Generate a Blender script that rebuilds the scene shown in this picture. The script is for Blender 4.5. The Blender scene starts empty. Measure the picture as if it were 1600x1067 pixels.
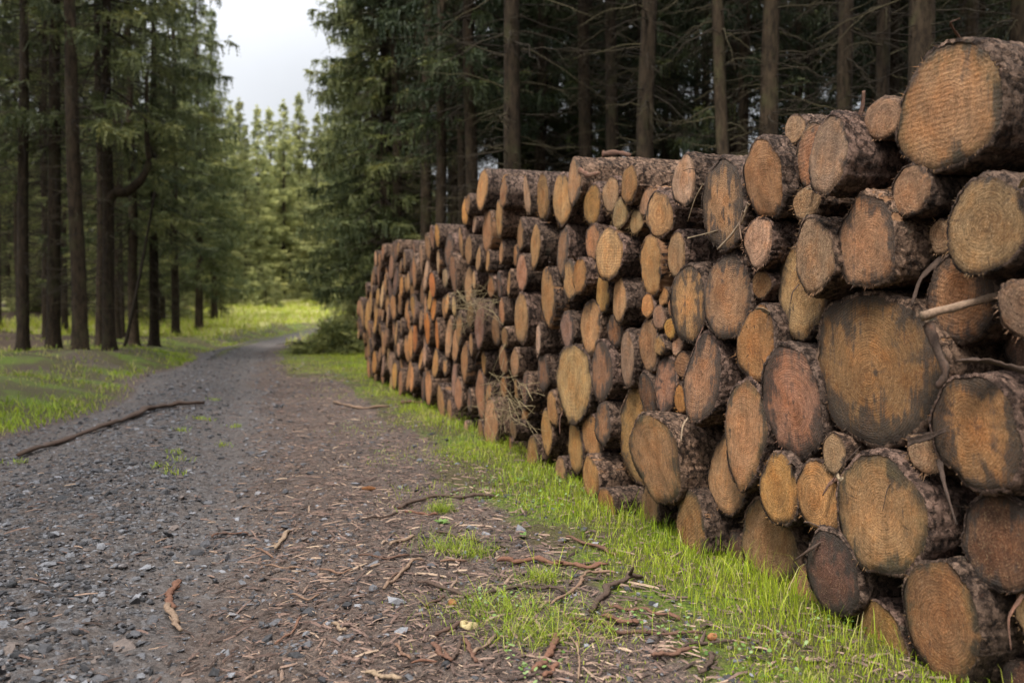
import bpy, math, random
import numpy as np
from mathutils import Vector, Matrix

rng = np.random.default_rng(11)
random.seed(5)
S = bpy.context.scene
COL = S.collection
R = math.radians

# ------------------------------------------------------------------ camera
F_PX, PX_CX, PX_CY, CAM_H = 1400.0, 800.0, 533.5, 1.35
PITCH = math.atan(43.5 / 1400.0)
cam_d = bpy.data.cameras.new('camera'); cam = bpy.data.objects.new('camera', cam_d); COL.objects.link(cam)
cam.location = (0, 0, CAM_H); cam.rotation_euler = (math.pi / 2 - PITCH, 0, 0)
cam_d.sensor_width = 36; cam_d.lens = 36 * F_PX / 1600; cam_d.clip_start = 0.05; cam_d.clip_end = 2000
cam_d.dof.use_dof = True; cam_d.dof.focus_distance = 4.6; cam_d.dof.aperture_fstop = 2.0
S.camera = cam

def ray(px, py):
    a, b = (px - PX_CX) / F_PX, (PX_CY - py) / F_PX
    c, s = math.cos(PITCH), math.sin(PITCH)
    return np.array([a, c + b * s, b * c - s])

def on_ground(px, py, z=0.0):
    d = ray(px, py); k = (z - CAM_H) / d[2]
    return np.array([0, 0, CAM_H]) + d * k

def at_depth(px, py, Y):
    d = ray(px, py); return np.array([0, 0, CAM_H]) + d * (Y / d[1])

# ------------------------------------------------------------------ mesh helpers
def mesh_np(name, V, F, mat=None, smooth=False, fattr=None, cattr=None):
    """V (n,3), F (m,k) uniform polygons or a list of such arrays."""
    me = bpy.data.meshes.new(name)
    Fs = F if isinstance(F, list) else [F]
    V = np.ascontiguousarray(V, dtype=np.float32)
    loops = np.concatenate([f.reshape(-1) for f in Fs]).astype(np.int32)
    sizes = np.concatenate([np.full(len(f), f.shape[1], np.int32) for f in Fs])
    starts = np.concatenate([[0], np.cumsum(sizes)[:-1]]).astype(np.int32)
    me.vertices.add(len(V)); me.vertices.foreach_set('co', V.reshape(-1))
    me.loops.add(len(loops)); me.loops.foreach_set('vertex_index', loops)
    me.polygons.add(len(sizes)); me.polygons.foreach_set('loop_start', starts)
    me.polygons.foreach_set('use_smooth', np.full(len(sizes), smooth, dtype=bool))
    me.update(calc_edges=True)
    for k, a in (fattr or {}).items():
        at = me.attributes.new(k, 'FLOAT', 'POINT'); at.data.foreach_set('value', np.asarray(a, np.float32))
    for k, a in (cattr or {}).items():
        at = me.attributes.new(k, 'FLOAT_COLOR', 'POINT')
        c = np.ones((len(V), 4), np.float32); c[:, :3] = a
        at.data.foreach_set('color', c.reshape(-1))
    if mat: me.materials.append(mat)
    return me

def link(name, data, parent=None, loc=None):
    o = bpy.data.objects.new(name, data); COL.objects.link(o)
    if parent is not None: o.parent = parent
    if loc is not None: o.location = loc
    return o

def tag(o, label=None, cat=None, group=None, kind=None):
    if label: o['label'] = label
    if cat: o['category'] = cat
    if group: o['group'] = group
    if kind: o['kind'] = kind
    return o

def norm(v): return v / np.maximum(np.linalg.norm(v, axis=-1, keepdims=True), 1e-9)

class Tubes:
    """collects tapered tubes along polylines into one mesh"""
    def __init__(s): s.V, s.F, s.n, s.T = [], [], 0, []
    def add(s, pts, rad, sides=5, tint=0.5, wob=0.0, cap=True, flat=1.0):
        pts = np.asarray(pts, float); n = len(pts)
        rad = np.broadcast_to(np.asarray(rad, float), (n,))
        tg = norm(np.gradient(pts, axis=0))
        up = np.array([0, 0, 1.0]) if abs(tg[0][2]) < 0.9 else np.array([1.0, 0, 0])
        a = norm(np.cross(tg, up)); b = np.cross(a, tg)
        th = np.arange(sides) * 2 * np.pi / sides
        rr = rad[:, None] * (1 + wob * rng.standard_normal((n, sides)))
        v = pts[:, None, :] + (rr * np.cos(th))[..., None] * a[:, None, :] + (rr * np.sin(th))[..., None] * b[:, None, :] * flat
        i = np.arange(n - 1)[:, None] * sides + np.arange(sides)[None, :]
        j = np.arange(n - 1)[:, None] * sides + (np.arange(sides)[None, :] + 1) % sides
        f = np.stack([i, j, j + sides, i + sides], -1).reshape(-1, 4) + s.n
        s.V.append(v.reshape(-1, 3)); s.F.append(f); s.T.append(np.full(n * sides, tint)); m = n * sides
        if cap:
            c = np.stack([pts[0], pts[-1]]); s.V.append(c); s.T.append(np.full(2, tint + .25))
            k = np.arange(sides); k2 = (k + 1) % sides
            f1 = np.stack([k2, k, np.full(sides, m), np.full(sides, m)], -1)[:, :3]
            f2 = np.stack([k + (n - 1) * sides, k2 + (n - 1) * sides, np.full(sides, m + 1)], -1)
            s.caps = getattr(s, 'caps', []); s.caps += [f1 + s.n, f2 + s.n]; m += 2
        s.n += m
    def mesh(s, name, mat, smooth=True):
        F = [np.concatenate(s.F)]
        if getattr(s, 'caps', None): F.append(np.concatenate(s.caps))
        return mesh_np(name, np.concatenate(s.V), F, mat, smooth, {'tint': np.concatenate(s.T)})

# ------------------------------------------------------------------ node helpers
class N:
    def __init__(s, name):
        s.m = bpy.data.materials.new(name); s.m.use_nodes = True
        s.t = s.m.node_tree; s.t.nodes.clear()
    def nd(s, typ, ins=None, **kw):
        n = s.t.nodes.new('ShaderNode' + typ)
        for k, v in kw.items(): setattr(n, k, v)
        for k, v in (ins or {}).items(): s.put(n, k, v)
        return n
    def put(s, n, k, v):
        if hasattr(v, 'is_linked') or isinstance(v, bpy.types.NodeSocket): s.t.links.new(v, n.inputs[k])
        elif hasattr(v, 'outputs'): s.t.links.new(v.outputs[0], n.inputs[k])
        else:
            if isinstance(v, (tuple, list)) and len(v) == 3 and n.inputs[k].type == 'RGBA': v = (*v, 1)
            n.inputs[k].default_value = v
    def math(s, op, a, b=None, c=None, clamp=False):
        n = s.nd('Math', operation=op, use_clamp=clamp); s.put(n, 0, a)
        if b is not None: s.put(n, 1, b)
        if c is not None: s.put(n, 2, c)
        return n.outputs[0]
    def mix(s, f, a, b, typ='MIX'):
        n = s.nd('Mix', data_type='RGBA', blend_type=typ); s.put(n, 0, f); s.put(n, 6, a); s.put(n, 7, b); return n.outputs[2]
    def mixf(s, f, a, b):
        n = s.nd('Mix', data_type='FLOAT'); s.put(n, 0, f); s.put(n, 2, a); s.put(n, 3, b); return n.outputs[0]
    def step(s, v, lo, hi, a=0.0, b=1.0):
        n = s.nd('MapRange', interpolation_type='SMOOTHSTEP'); s.put(n, 0, v); s.put(n, 1, lo); s.put(n, 2, hi); s.put(n, 3, a); s.put(n, 4, b); return n.outputs[0]
    def noise(s, vec, scale, detail=3, rough=.55, w=None, dist=0.0):
        n = s.nd('TexNoise', noise_dimensions='4D' if w is not None else '3D')
        s.put(n, 'Vector', vec); s.put(n, 'Scale', scale); s.put(n, 'Detail', detail); s.put(n, 'Roughness', rough); s.put(n, 'Distortion', dist)
        if w is not None: s.put(n, 'W', w)
        return n.outputs['Fac']
    def mapv(s, vec, scale=(1, 1, 1), loc=(0, 0, 0)):
        n = s.nd('Mapping'); s.put(n, 'Vector', vec); n.inputs['Scale'].default_value = scale; n.inputs['Location'].default_value = loc; return n.outputs[0]
    def bump(s, h, strength=.5, dist=.01, normal=None):
        n = s.nd('Bump'); s.put(n, 'Height', h); n.inputs['Strength'].default_value = strength; n.inputs['Distance'].default_value = dist
        if normal is not None: s.put(n, 'Normal', normal)
        return n.outputs[0]
    def pbr(s, col, rough=.85, nrm=None, spec=.25):
        b = s.nd('BsdfPrincipled'); s.put(b, 'Base Color', col); s.put(b, 'Roughness', rough); b.inputs['Specular IOR Level'].default_value = spec
        if nrm is not None: s.put(b, 'Normal', nrm)
        return b
    def out(s, sh):
        o = s.nd('OutputMaterial'); s.put(o, 'Surface', sh); return s.m
    def attr(s, name): return s.nd('Attribute', attribute_name=name)

# ------------------------------------------------------------------ materials
def mat_cut_face():
    n = N('cut_wood'); P = n.nd('TexCoord').outputs['Object']; oi = n.nd('ObjectInfo')
    tone, stain, rnd = oi.outputs['Color'], oi.outputs['Alpha'], oi.outputs['Random']
    idx = oi.outputs['Object Index']
    moss = n.math('DIVIDE', n.math('FLOOR', n.math('DIVIDE', idx, 10.0)), 9.0)
    rough = n.math('DIVIDE', n.math('MODULO', idx, 10.0), 9.0)
    W = n.math('MULTIPLY', rnd, 60.0)
    rn = n.attr('rn').outputs['Fac']
    blot = n.noise(P, 6, 5, .65, W); blot2 = n.noise(P, 13, 5, .7, n.math('ADD', W, 7.0))
    fine = n.noise(P, 85, 5, .75, W)
    fleck = n.noise(n.mapv(P, (1, .7, 1)), 165, 4, .75, W)
    streak = n.noise(n.mapv(P, (1, .09, 1)), 30, 4, .65, W)
    # growth rings round a pith that is a little off centre
    off = n.nd('CombineXYZ', {0: n.math('MULTIPLY', n.math('SUBTRACT', rnd, .5), .07), 1: n.math('MULTIPLY', n.math('SUBTRACT', n.math('FRACT', n.math('MULTIPLY', rnd, 7.3)), .5), .08)}).outputs[0]
    Po = n.nd('VectorMath', {0: P, 1: off}, operation='ADD').outputs[0]
    nrmv = n.nd('VectorMath', {0: n.nd('VectorMath', {0: Po, 1: (0, 0, .03)}, operation='ADD').outputs[0]}, operation='NORMALIZE')
    radial = n.noise(nrmv.outputs[0], 2.4, 2, .5, W)
    ringd = n.nd('VectorMath', {0: Po}, operation='LENGTH').outputs['Value']
    ringd = n.math('ADD', n.math('ADD', ringd, n.math('MULTIPLY', blot, .05)), n.math('MULTIPLY', blot2, .018))
    rings = n.math('SINE', n.math('MULTIPLY', ringd, 560.0))
    ringw = n.math('SINE', n.math('MULTIPLY', ringd, 197.0))
    rings = n.math('ADD', n.math('MULTIPLY', rings, .55), n.math('MULTIPLY', ringw, .45))
    sd = n.nd('CombineXYZ', {0: n.math('COSINE', n.math('MULTIPLY', rnd, 40.0)), 1: n.math('SINE', n.math('MULTIPLY', rnd, 40.0)), 2: 0.0}).outputs[0]
    saw = n.math('SINE', n.math('ADD', n.math('MULTIPLY', n.nd('VectorMath', {0: P, 1: sd}, operation='DOT_PRODUCT').outputs['Value'], 330.0), n.math('MULTIPLY', blot, 9.0)))
    sawv = n.math('MULTIPLY', n.step(n.math('FRACT', n.math('MULTIPLY', rnd, 13.7)), .55, .7), .07)
    v = n.math('ADD', -.25, n.math('MULTIPLY', blot, 1.3)); v = n.math('MAXIMUM', n.math('ADD', v, n.math('MULTIPLY', blot2, 1.15)), .15)
    v = n.math('MULTIPLY', v, n.math('ADD', 1.0, n.math('MULTIPLY', rings, n.math('ADD', .05, n.math('MULTIPLY', n.math('FRACT', n.math('MULTIPLY', rnd, 3.3)), .22)))))
    v = n.math('MULTIPLY', v, n.math('ADD', 1.0, n.math('MULTIPLY', saw, sawv)))
    v = n.math('MULTIPLY', v, n.math('ADD', .1, n.math('MULTIPLY', fine, 1.75)))
    v = n.math('MULTIPLY', v, n.math('ADD', .35, n.math('MULTIPLY', streak, 1.25)))
    crk = n.math('MULTIPLY', n.step(n.noise(nrmv.outputs[0], 7.0, 2, .5, n.math('ADD', W, 3.0)), .36, .30), n.math('MULTIPLY', n.step(n.math('FRACT', n.math('MULTIPLY', rnd, 5.9)), .78, .82), n.step(blot, .42, .55)))
    cv = n.nd('CombineXYZ', {0: v, 1: v, 2: v}).outputs[0]
    col = n.mix(1.0, tone, cv, 'MULTIPLY')
    hue = n.noise(P, 9, 3, .6, n.math('ADD', W, 21.0))
    col = n.mix(n.step(hue, .45, .68, 0, .7), col, n.mix(1.0, col, (1.08, .88, .66), 'MULTIPLY'))
    col = n.mix(n.step(hue, .48, .32, 0, .45), col, n.mix(1.0, col, (.82, .88, .95), 'MULTIPLY'))
    heart = n.step(n.math('ADD', rn, n.math('MULTIPLY', blot, .6)), .5, .85, .7, 0.0)
    col = n.mix(n.math('MULTIPLY', heart, .5), col, n.mix(1.0, col, (1.08, .88, .70), 'MULTIPLY'))
    fl = n.math('MULTIPLY', n.step(fleck, .53, .70), n.math('ADD', .22, n.math('MULTIPLY', rough, .85)))
    col = n.mix(n.math('MULTIPLY', fl, n.step(blot2, .35, .6, .3, 1.0)), col, (.62, .43, .24))
    dk = n.math('MULTIPLY', n.step(fleck, .47, .30), n.math('ADD', .5, n.math('MULTIPLY', rough, .5)), clamp=True)
    col = n.mix(dk, col, (.05, .026, .012))
    # blue stain creeping in from the rim in wedges and drips
    q = n.math('ADD', n.math('MULTIPLY', n.math('POWER', rn, 2.0), .26), n.math('MULTIPLY', radial, .50))
    q = n.math('ADD', q, n.math('MULTIPLY', blot2, .55)); q = n.math('ADD', q, n.math('MULTIPLY', blot, .35))
    q = n.math('ADD', q, n.math('MULTIPLY', streak, .70))
    thr = n.math('SUBTRACT', 1.44, n.math('MULTIPLY', stain, .31))
    msk = n.step(n.math('SUBTRACT', q, thr), -.05, .13)
    msk = n.math('MULTIPLY', msk, n.math('ADD', .2, n.math('MULTIPLY', fine, 1.35)), clamp=True)
    col = n.mix(n.math('MULTIPLY', msk, .95), col, n.mix(n.math('MULTIPLY', streak, fine), (.008, .007, .007), (.075, .06, .05)))
    mm = n.math('MULTIPLY', n.step(n.math('ADD', n.math('MULTIPLY', rn, .45), n.math('MULTIPLY', n.math('ADD', blot, blot2), .5)), .78, 1.02), moss)
    col = n.mix(n.math('MULTIPLY', mm, .5), col, n.mix(fine, (.03, .032, .004), (.12, .11, .015)))
    col = n.mix(n.math('MULTIPLY', crk, .8), col, (.03, .018, .012))
    edge = n.math('MULTIPLY', n.step(rn, .80, .99), n.step(radial, .35, .6, .35, 1.0))
    col = n.mix(n.math('MULTIPLY', edge, .75), col, (.028, .017, .011))
    h = n.math('ADD', n.math('MULTIPLY', fine, n.math('ADD', .7, n.math('MULTIPLY', rough, 1.6))), n.math('MULTIPLY', fleck, n.math('ADD', .4, n.math('MULTIPLY', rough, 1.0))))
    h = n.math('ADD', h, n.math('MULTIPLY', rings, .12))
    h = n.math('ADD', h, n.math('MULTIPLY', saw, n.math('MULTIPLY', sawv, 1.2)))
    h = n.math('ADD', h, n.math('MULTIPLY', blot2, 1.2))
    return n.out(n.pbr(col, n.math('SUBTRACT', .85, n.math('MULTIPLY', msk, .3)), n.bump(h, 1.0, .011), .3))

def mat_log_bark():
    n = N('log_bark'); P = n.nd('TexCoord').outputs['Object']; oi = n.nd('ObjectInfo')
    tone, peel, rnd = oi.outputs['Color'], oi.outputs['Alpha'], oi.outputs['Random']
    W = n.math('MULTIPLY', rnd, 40.0)
    def warp(sc, am):
        nz = n.nd('TexNoise', {'Vector': P, 'Scale': sc, 'Detail': 5.0, 'Roughness': .7}).outputs['Color']
        return n.nd('VectorMath', {0: P, 1: n.nd('VectorMath', {0: n.nd('VectorMath', {0: nz, 1: (.5, .5, .5)}, operation='SUBTRACT').outputs[0], 1: (am, am, am)}, operation='MULTIPLY').outputs[0]}, operation='ADD').outputs[0]
    Q = warp(16.0, .09)
    Q = n.nd('VectorMath', {0: Q, 1: n.nd('CombineXYZ', {0: W, 1: 0.0, 2: 0.0}).outputs[0]}, operation='ADD').outputs[0]
    vA = n.nd('TexVoronoi', {'Vector': n.mapv(Q, (1, 1, 1.5)), 'Scale': 24.0}, feature='F1')
    vB = n.nd('TexVoronoi', {'Vector': n.mapv(Q, (1, 1, 1.3)), 'Scale': 58.0}, feature='F1')
    sA = n.nd('SeparateColor', {0: vA.outputs['Color']}).outputs[0]; sB = n.nd('SeparateColor', {0: vB.outputs['Color']}).outputs[1]
    fine = n.noise(P, 110, 5, .75, W); big = n.noise(P, 4.5, 4, .65, W); mid = n.noise(P, 19, 5, .7, W)
    long = n.noise(n.mapv(P, (1, 1, .12)), 20, 3, .6, W)
    v = n.math('ADD', .12, n.math('MULTIPLY', sA, .6)); v = n.math('ADD', v, n.math('MULTIPLY', sB, .55))
    v = n.math('MULTIPLY', v, n.math('ADD', .3, n.math('MULTIPLY', fine, 1.3))); v = n.math('MULTIPLY', v, n.math('ADD', .35, n.math('MULTIPLY', big, 1.3)))
    cv = n.nd('CombineXYZ', {0: v, 1: v, 2: v}).outputs[0]
    col = n.mix(1.0, tone, cv, 'MULTIPLY')
    crack = n.math('MULTIPLY', n.math('MAXIMUM', n.step(vA.outputs['Distance'], .5, .72), n.math('MULTIPLY', n.step(vB.outputs['Distance'], .55, .8), .7)), n.step(mid, .38, .55, .15, 1.0))
    col = n.mix(n.math('MULTIPLY', crack, .92), col, (.012, .007, .005))
    col = n.mix(n.step(mid, .56, .68, 0, .45), col, (.11, .058, .038))
    col = n.mix(n.step(n.noise(P, 6, 5, .75, W), .6, .74, 0, .5), col, (.10, .105, .07))
    pm = n.step(n.math('ADD', n.math('MULTIPLY', big, .6), n.math('MULTIPLY', long, .4)), n.math('SUBTRACT', .80, n.math('MULTIPLY', peel, .4)), n.math('SUBTRACT', .83, n.math('MULTIPLY', peel, .4)))
    wood = n.mix(long, (.14, .062, .03), (.30, .17, .085))
    col = n.mix(pm, col, n.mix(n.math('MULTIPLY', fine, .8), wood, (.07, .034, .02)))
    h = n.math('SUBTRACT', n.math('MULTIPLY', fine, .9), n.math('MULTIPLY', crack, 1.0)); h = n.math('ADD', h, n.math('MULTIPLY', sA, .9)); h = n.math('ADD', h, n.math('MULTIPLY', sB, .45))
    h = n.mixf(pm, h, n.math('ADD', -.8, n.math('MULTIPLY', long, .6)))
    return n.out(n.pbr(col, .9, n.bump(h, 1.0, .014), .2))

def mat_tree_bark(name, dark, light):
    n = N(name); P = n.nd('TexCoord').outputs['Object']; rnd = n.nd('ObjectInfo').outputs['Random']
    W = n.math('MULTIPLY', rnd, 40.0)
    a = n.noise(n.mapv(P, (1, 1, .3)), 14, 5, .7, W); b = n.noise(P, 2.2, 3, .6, W); f = n.noise(n.mapv(P, (1, 1, .5)), 55, 3, .7, W)
    col = n.mix(n.step(a, .3, .72), dark, light)
    col = n.mix(n.step(b, .5, .72, 0, .55), col, (.052, .052, .022))
    col = n.mix(n.step(f, .5, .3, 0, .6), col, (.015, .011, .008))
    v = n.math('ADD', .7, n.math('MULTIPLY', rnd, .6)); cv = n.nd('CombineXYZ', {0: v, 1: v, 2: v}).outputs[0]
    col = n.mix(1.0, col, cv, 'MULTIPLY')
    h = n.math('ADD', a, n.math('MULTIPLY', f, .5))
    return n.out(n.pbr(col, .95, n.bump(h, .8, .03), .15))

def mat_needles(name, c0, c1, c2):
    n = N(name); t = n.attr('tint').outputs['Fac']; rnd = n.nd('ObjectInfo').outputs['Random']
    col = n.mix(n.step(t, .1, .6), c0, c1); col = n.mix(n.step(t, .6, 1.0), col, c2)
    v = n.math('ADD', .75, n.math('MULTIPLY', rnd, .5)); cv = n.nd('CombineXYZ', {0: v, 1: v, 2: v}).outputs[0]
    col = n.mix(1.0, col, cv, 'MULTIPLY')
    d = n.pbr(col, .6, None, .25); tr = n.nd('BsdfTranslucent', {'Color': col})
    mx = n.nd('MixShader'); n.put(mx, 0, .28); n.put(mx, 1, d); n.put(mx, 2, tr)
    return n.out(mx)

def mat_tinted(name, cols, rough=.9, trans=0.0, bumps=True, spec=.2):
    """colour from the per-piece 'tint' value through a list of colours"""
    n = N(name); t = n.attr('tint').outputs['Fac']
    ramp = n.nd('ValToRGB', {0: t}); e = ramp.color_ramp.elements
    while len(e) < len(cols): e.new(.5)
    for i, c in enumerate(cols): e[i].position = i / (len(cols) - 1); e[i].color = (*c, 1)
    P = n.nd('TexCoord').outputs['Object']; f = n.noise(P, 75, 5, .8)
    v = n.math('ADD', -.05, n.math('MULTIPLY', f, 2.1)); col = n.mix(1.0, ramp.outputs[0], n.nd('CombineXYZ', {0: v, 1: v, 2: v}).outputs[0], 'MULTIPLY') if bumps else ramp.outputs[0]
    d = n.pbr(col, rough, n.bump(n.noise(P, 160, 2), .6, .004) if bumps else None, spec)
    if trans:
        tr = n.nd('BsdfTranslucent', {'Color': col}); mx = n.nd('MixShader'); n.put(mx, 0, trans); n.put(mx, 1, d); n.put(mx, 2, tr); d = mx
    return n.out(d)

def mat_ground():
    n = N('forest_ground'); P = n.nd('TexCoord').outputs['Object']
    g, s, d, k, wd = (n.attr(a).outputs['Fac'] for a in ('gravel', 'grass', 'dry', 'rut', 'wood'))
    big = n.noise(P, .9, 4, .6); mid = n.noise(P, 6, 4, .65); fine = n.noise(P, 45, 4, .75); ff = n.noise(P, 170, 2, .7)
    vor = n.nd('TexVoronoi', {'Vector': P, 'Scale': 42.0}, feature='F1'); vs = n.nd('SeparateColor', {0: vor.outputs['Color']}).outputs[0]
    soil = n.mix(n.step(fine, .3, .7), (.026, .020, .017), (.135, .10, .082))
    soil = n.mix(n.step(ff, .5, .68, 0, .5), soil, (.34, .25, .19))
    soil = n.mix(n.step(big, .4, .65, 0, .5), soil, (.06, .046, .04))
    grav = n.mix(n.step(vs, .1, .95), (.018, .018, .019), (.14, .137, .14))
    grav = n.mix(n.step(mid, .36, .56, 0, .85), grav, n.mix(fine, (.036, .029, .025), (.155, .122, .103)))
    grav = n.mix(n.math('MULTIPLY', k, .55), grav, n.mix(fine, (.06, .05, .045), (.19, .165, .15)))
    gr = n.mix(n.step(fine, .3, .7), (.03, .050, .008), (.13, .175, .020)); gr = n.mix(n.step(mid, .46, .64, 0, .7), gr, n.mix(fine, (.03, .024, .014), (.12, .095, .045)))
    dr = n.mix(n.step(mid, .3, .7), (.42, .34, .18), (.22, .26, .05)); dr = n.mix(n.step(fine, .4, .7, 0, .6), dr, (.52, .44, .26))
    soil = n.mix(wd, soil, n.mix(fine, (.018, .012, .008), (.075, .05, .03)))
    gr = n.mix(n.step(big, .40, .54, 0, .85), gr, n.mix(fine, (.022, .017, .01), (.10, .075, .038)))
    m2 = n.noise(P, 17, 5, .7); grav = n.mix(n.step(m2, .5, .34, 0, .75), grav, (.012, .011, .011)); grav = n.mix(n.step(m2, .54, .68, 0, .6), grav, (.16, .155, .155)); soil = n.mix(n.step(m2, .48, .34, 0, .6), soil, (.02, .015, .013))
    w = n.math('MULTIPLY', n.math('SUBTRACT', n.math('ADD', mid, n.math('MULTIPLY', fine, .5)), .75), .9)
    col = n.mix(n.step(n.math('ADD', g, w), .35, .65), soil, grav)
    col = n.mix(n.step(n.math('ADD', s, w), .38, .62), col, gr)
    col = n.mix(n.step(n.math('ADD', d, w), .35, .65), col, dr)
    h = n.math('ADD', n.math('MULTIPLY', fine, .8), n.math('MULTIPLY', n.math('SUBTRACT', .6, vor.outputs['Distance']), n.math('MULTIPLY', g, .9)))
    h = n.math('ADD', h, n.math('MULTIPLY', ff, .35))
    return n.out(n.pbr(col, .9, n.bump(h, .8, .03), .2))

M_FACE = mat_cut_face(); M_BARK = mat_log_bark()
M_TRUNK = mat_tree_bark('spruce_bark', (.012, .0085, .0055), (.054, .038, .023))
M_DEAD = mat_tinted('dead_twigs', [(.015, .011, .008), (.036, .028, .018), (.066, .056, .028)], bumps=False)
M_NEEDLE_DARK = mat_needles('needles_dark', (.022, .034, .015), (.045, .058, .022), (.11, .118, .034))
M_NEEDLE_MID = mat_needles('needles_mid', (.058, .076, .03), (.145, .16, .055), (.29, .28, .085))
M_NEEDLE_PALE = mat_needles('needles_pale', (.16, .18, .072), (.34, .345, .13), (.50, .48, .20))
M_STONE = mat_tinted('slate_gravel', [(.010, .010, .010), (.035, .034, .036), (.080, .078, .082), (.19, .19, .20), (.11, .082, .066)], .75, spec=.35)
M_LITTER = mat_tinted('bark_litter', [(.02, .015, .012), (.085, .058, .047), (.165, .108, .086), (.26, .18, .13), (.42, .315, .215)])
M_GRASS = mat_tinted('grass_blades', [(.075, .125, .010), (.205, .295, .012), (.36, .41, .026), (.40, .34, .15)], .55, .35, False, .3)
M_DRY = mat_tinted('dry_straw', [(.20, .15, .08), (.34, .26, .14), (.45, .37, .22)], .7, .2, False)
M_CLOVER = mat_tinted('clover_leaves', [(.06, .12, .02), (.13, .21, .05), (.22, .29, .12)], .55, .2, False)
M_STICK = mat_tinted('stick_bark', [(.025, .018, .014), (.07, .046, .034), (.135, .066, .042), (.19, .13, .088), (.31, .235, .15)])
M_GROUND = mat_ground()

# ------------------------------------------------------------------ ground
def bend(Y): return .006 * np.maximum(0, Y - 28) ** 2 * (Y < 95) + (Y >= 95) * (.006 * 67 ** 2 + .8 * (Y - 95))
def tcoord(X, Y): return X + .28 * Y - bend(Y)
def sstep(a, b, x): k = np.clip((x - a) / (b - a), 0, 1); return k * k * (3 - 2 * k)
_ph = rng.uniform(0, 6.28, (12, 3)); _fr = rng.uniform(.25, 2.6, (12, 2)) * rng.choice([-1, 1], (12, 2))
def wob(X, Y):
    z = 0
    for (fx, fy), p in zip(_fr, _ph): z = z + np.sin(fx * X + p[0]) * np.sin(fy * Y + p[1]) / (abs(fx) + abs(fy)) * .25
    return z
def edge_left(Y): return -2.87 + .03 * np.clip(Y, 0, 60) + .25 * np.sin(Y * .55)
def height(X, Y):
    X = np.asarray(X, float); Y = np.asarray(Y, float); t = tcoord(X, Y)
    z = 1.7 * sstep(38, 95, Y) + .02 * np.maximum(0, Y - 95)
    z = z + .32 * sstep(.1, 2.2, edge_left(Y) - t) + .8 * sstep(3, 22, edge_left(Y) - t)
    vegm = np.maximum(sstep(0, 1.0, edge_left(Y) - t), sstep(4.5, 8, t) * .8)
    z = z + wob(X, Y) * .24 * vegm + wob(X * 2.3, Y * 2.3) * .12 * vegm
    z = z + .02 * wob(X * 3, Y * 3)
    z = z - .075 * np.exp(-((t + 2.3) / .38) ** 2) - .06 * np.exp(-((t + .25) / .4) ** 2) + .035 * np.exp(-((t + 1.3) / .6) ** 2)
    return z
def masks(X, Y):
    t = tcoord(X, Y); w = wob(X * 2.2, Y * 2.2)
    gravel = sstep(-.3, .25, t - edge_left(Y)) * (1 - sstep(-.9, .9, t + .55 * w))
    grassL = sstep(-.05, .45, edge_left(Y) - t) * (.66 + .5 * w)
    inforest = sstep(2.5, 6, edge_left(Y) - t)
    grassL = grassL * (1 - .55 * inforest)
    grassR = sstep(1.25, 2.0, t + .25 * w) * (1 - sstep(3.2, 4.2, t) * (Y < 24))
    grassR = np.where(Y > 19, sstep(.3, .9, t + .2 * w), grassR)
    grassR = grassR * (1 - sstep(5, 9, t))
    mid = np.exp(-((t + 1.35) / .3) ** 2) * sstep(16, 34, Y) * .7
    far = sstep(34, 60, Y) * .55 * (np.abs(t + 1.2) < 1.7)
    grass = np.clip(np.maximum.reduce([grassL, grassR, mid, far]), 0, 1)
    dry = sstep(30, 48, Y) * (sstep(.8, 2.5, edge_left(Y) - t) * (1 - sstep(9, 16, edge_left(Y) - t)) + sstep(0.8, 2.2, t) * (1 - sstep(5, 9, t))) * (.72 + .5 * w)
    dry = np.maximum(dry, sstep(62, 80, Y) * (1 - sstep(95, 110, Y)) * .8)
    rut = np.exp(-((t + 2.2) / .4) ** 2) + np.exp(-((t + .3) / .45) ** 2)
    return gravel, grass, np.clip(dry, 0, 1), rut

def build_ground():
    ys = np.concatenate([np.linspace(-25, 0.8, 30), np.linspace(.9, 9, 230), 9 * (300 / 9) ** np.linspace(.004, 1, 220)])
    ts = np.concatenate([-3.6 - 160 * np.linspace(1, 0, 70)[:-1] ** 2.2 - .04, np.linspace(-3.6, 3.2, 190), 3.24 + 160 * np.linspace(0, 1, 70)[1:] ** 2.2])
    T, Y = np.meshgrid(ts, ys); X = T - .28 * Y + bend(Y)
    Z = height(X, Y)
    near = (Y < 10) & (np.abs(T) < 3.6)
    Z = Z + near * rng.normal(0, .006, Z.shape)
    V = np.stack([X, Y, Z], -1).reshape(-1, 3); a, b = T.shape
    i = (np.arange(a - 1)[:, None] * b + np.arange(b - 1)[None]).reshape(-1)
    F = np.stack([i, i + 1, i + b + 1, i + b], -1)
    g, s, d, k = masks(V[:, 0], V[:, 1]); tt = tcoord(V[:, 0], V[:, 1]); wd = np.clip(sstep(.8, 3, edge_left(V[:, 1]) - tt) + sstep(3.2, 5, tt), 0, 1)
    o = link('ground', mesh_np('ground', V, F, M_GROUND, True, {'gravel': g, 'grass': s, 'dry': d, 'rut': k, 'wood': wd}))
    tag(o, 'gravel forest track with soil shoulders and grassy verges', 'ground', kind='structure')
build_ground()

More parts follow.
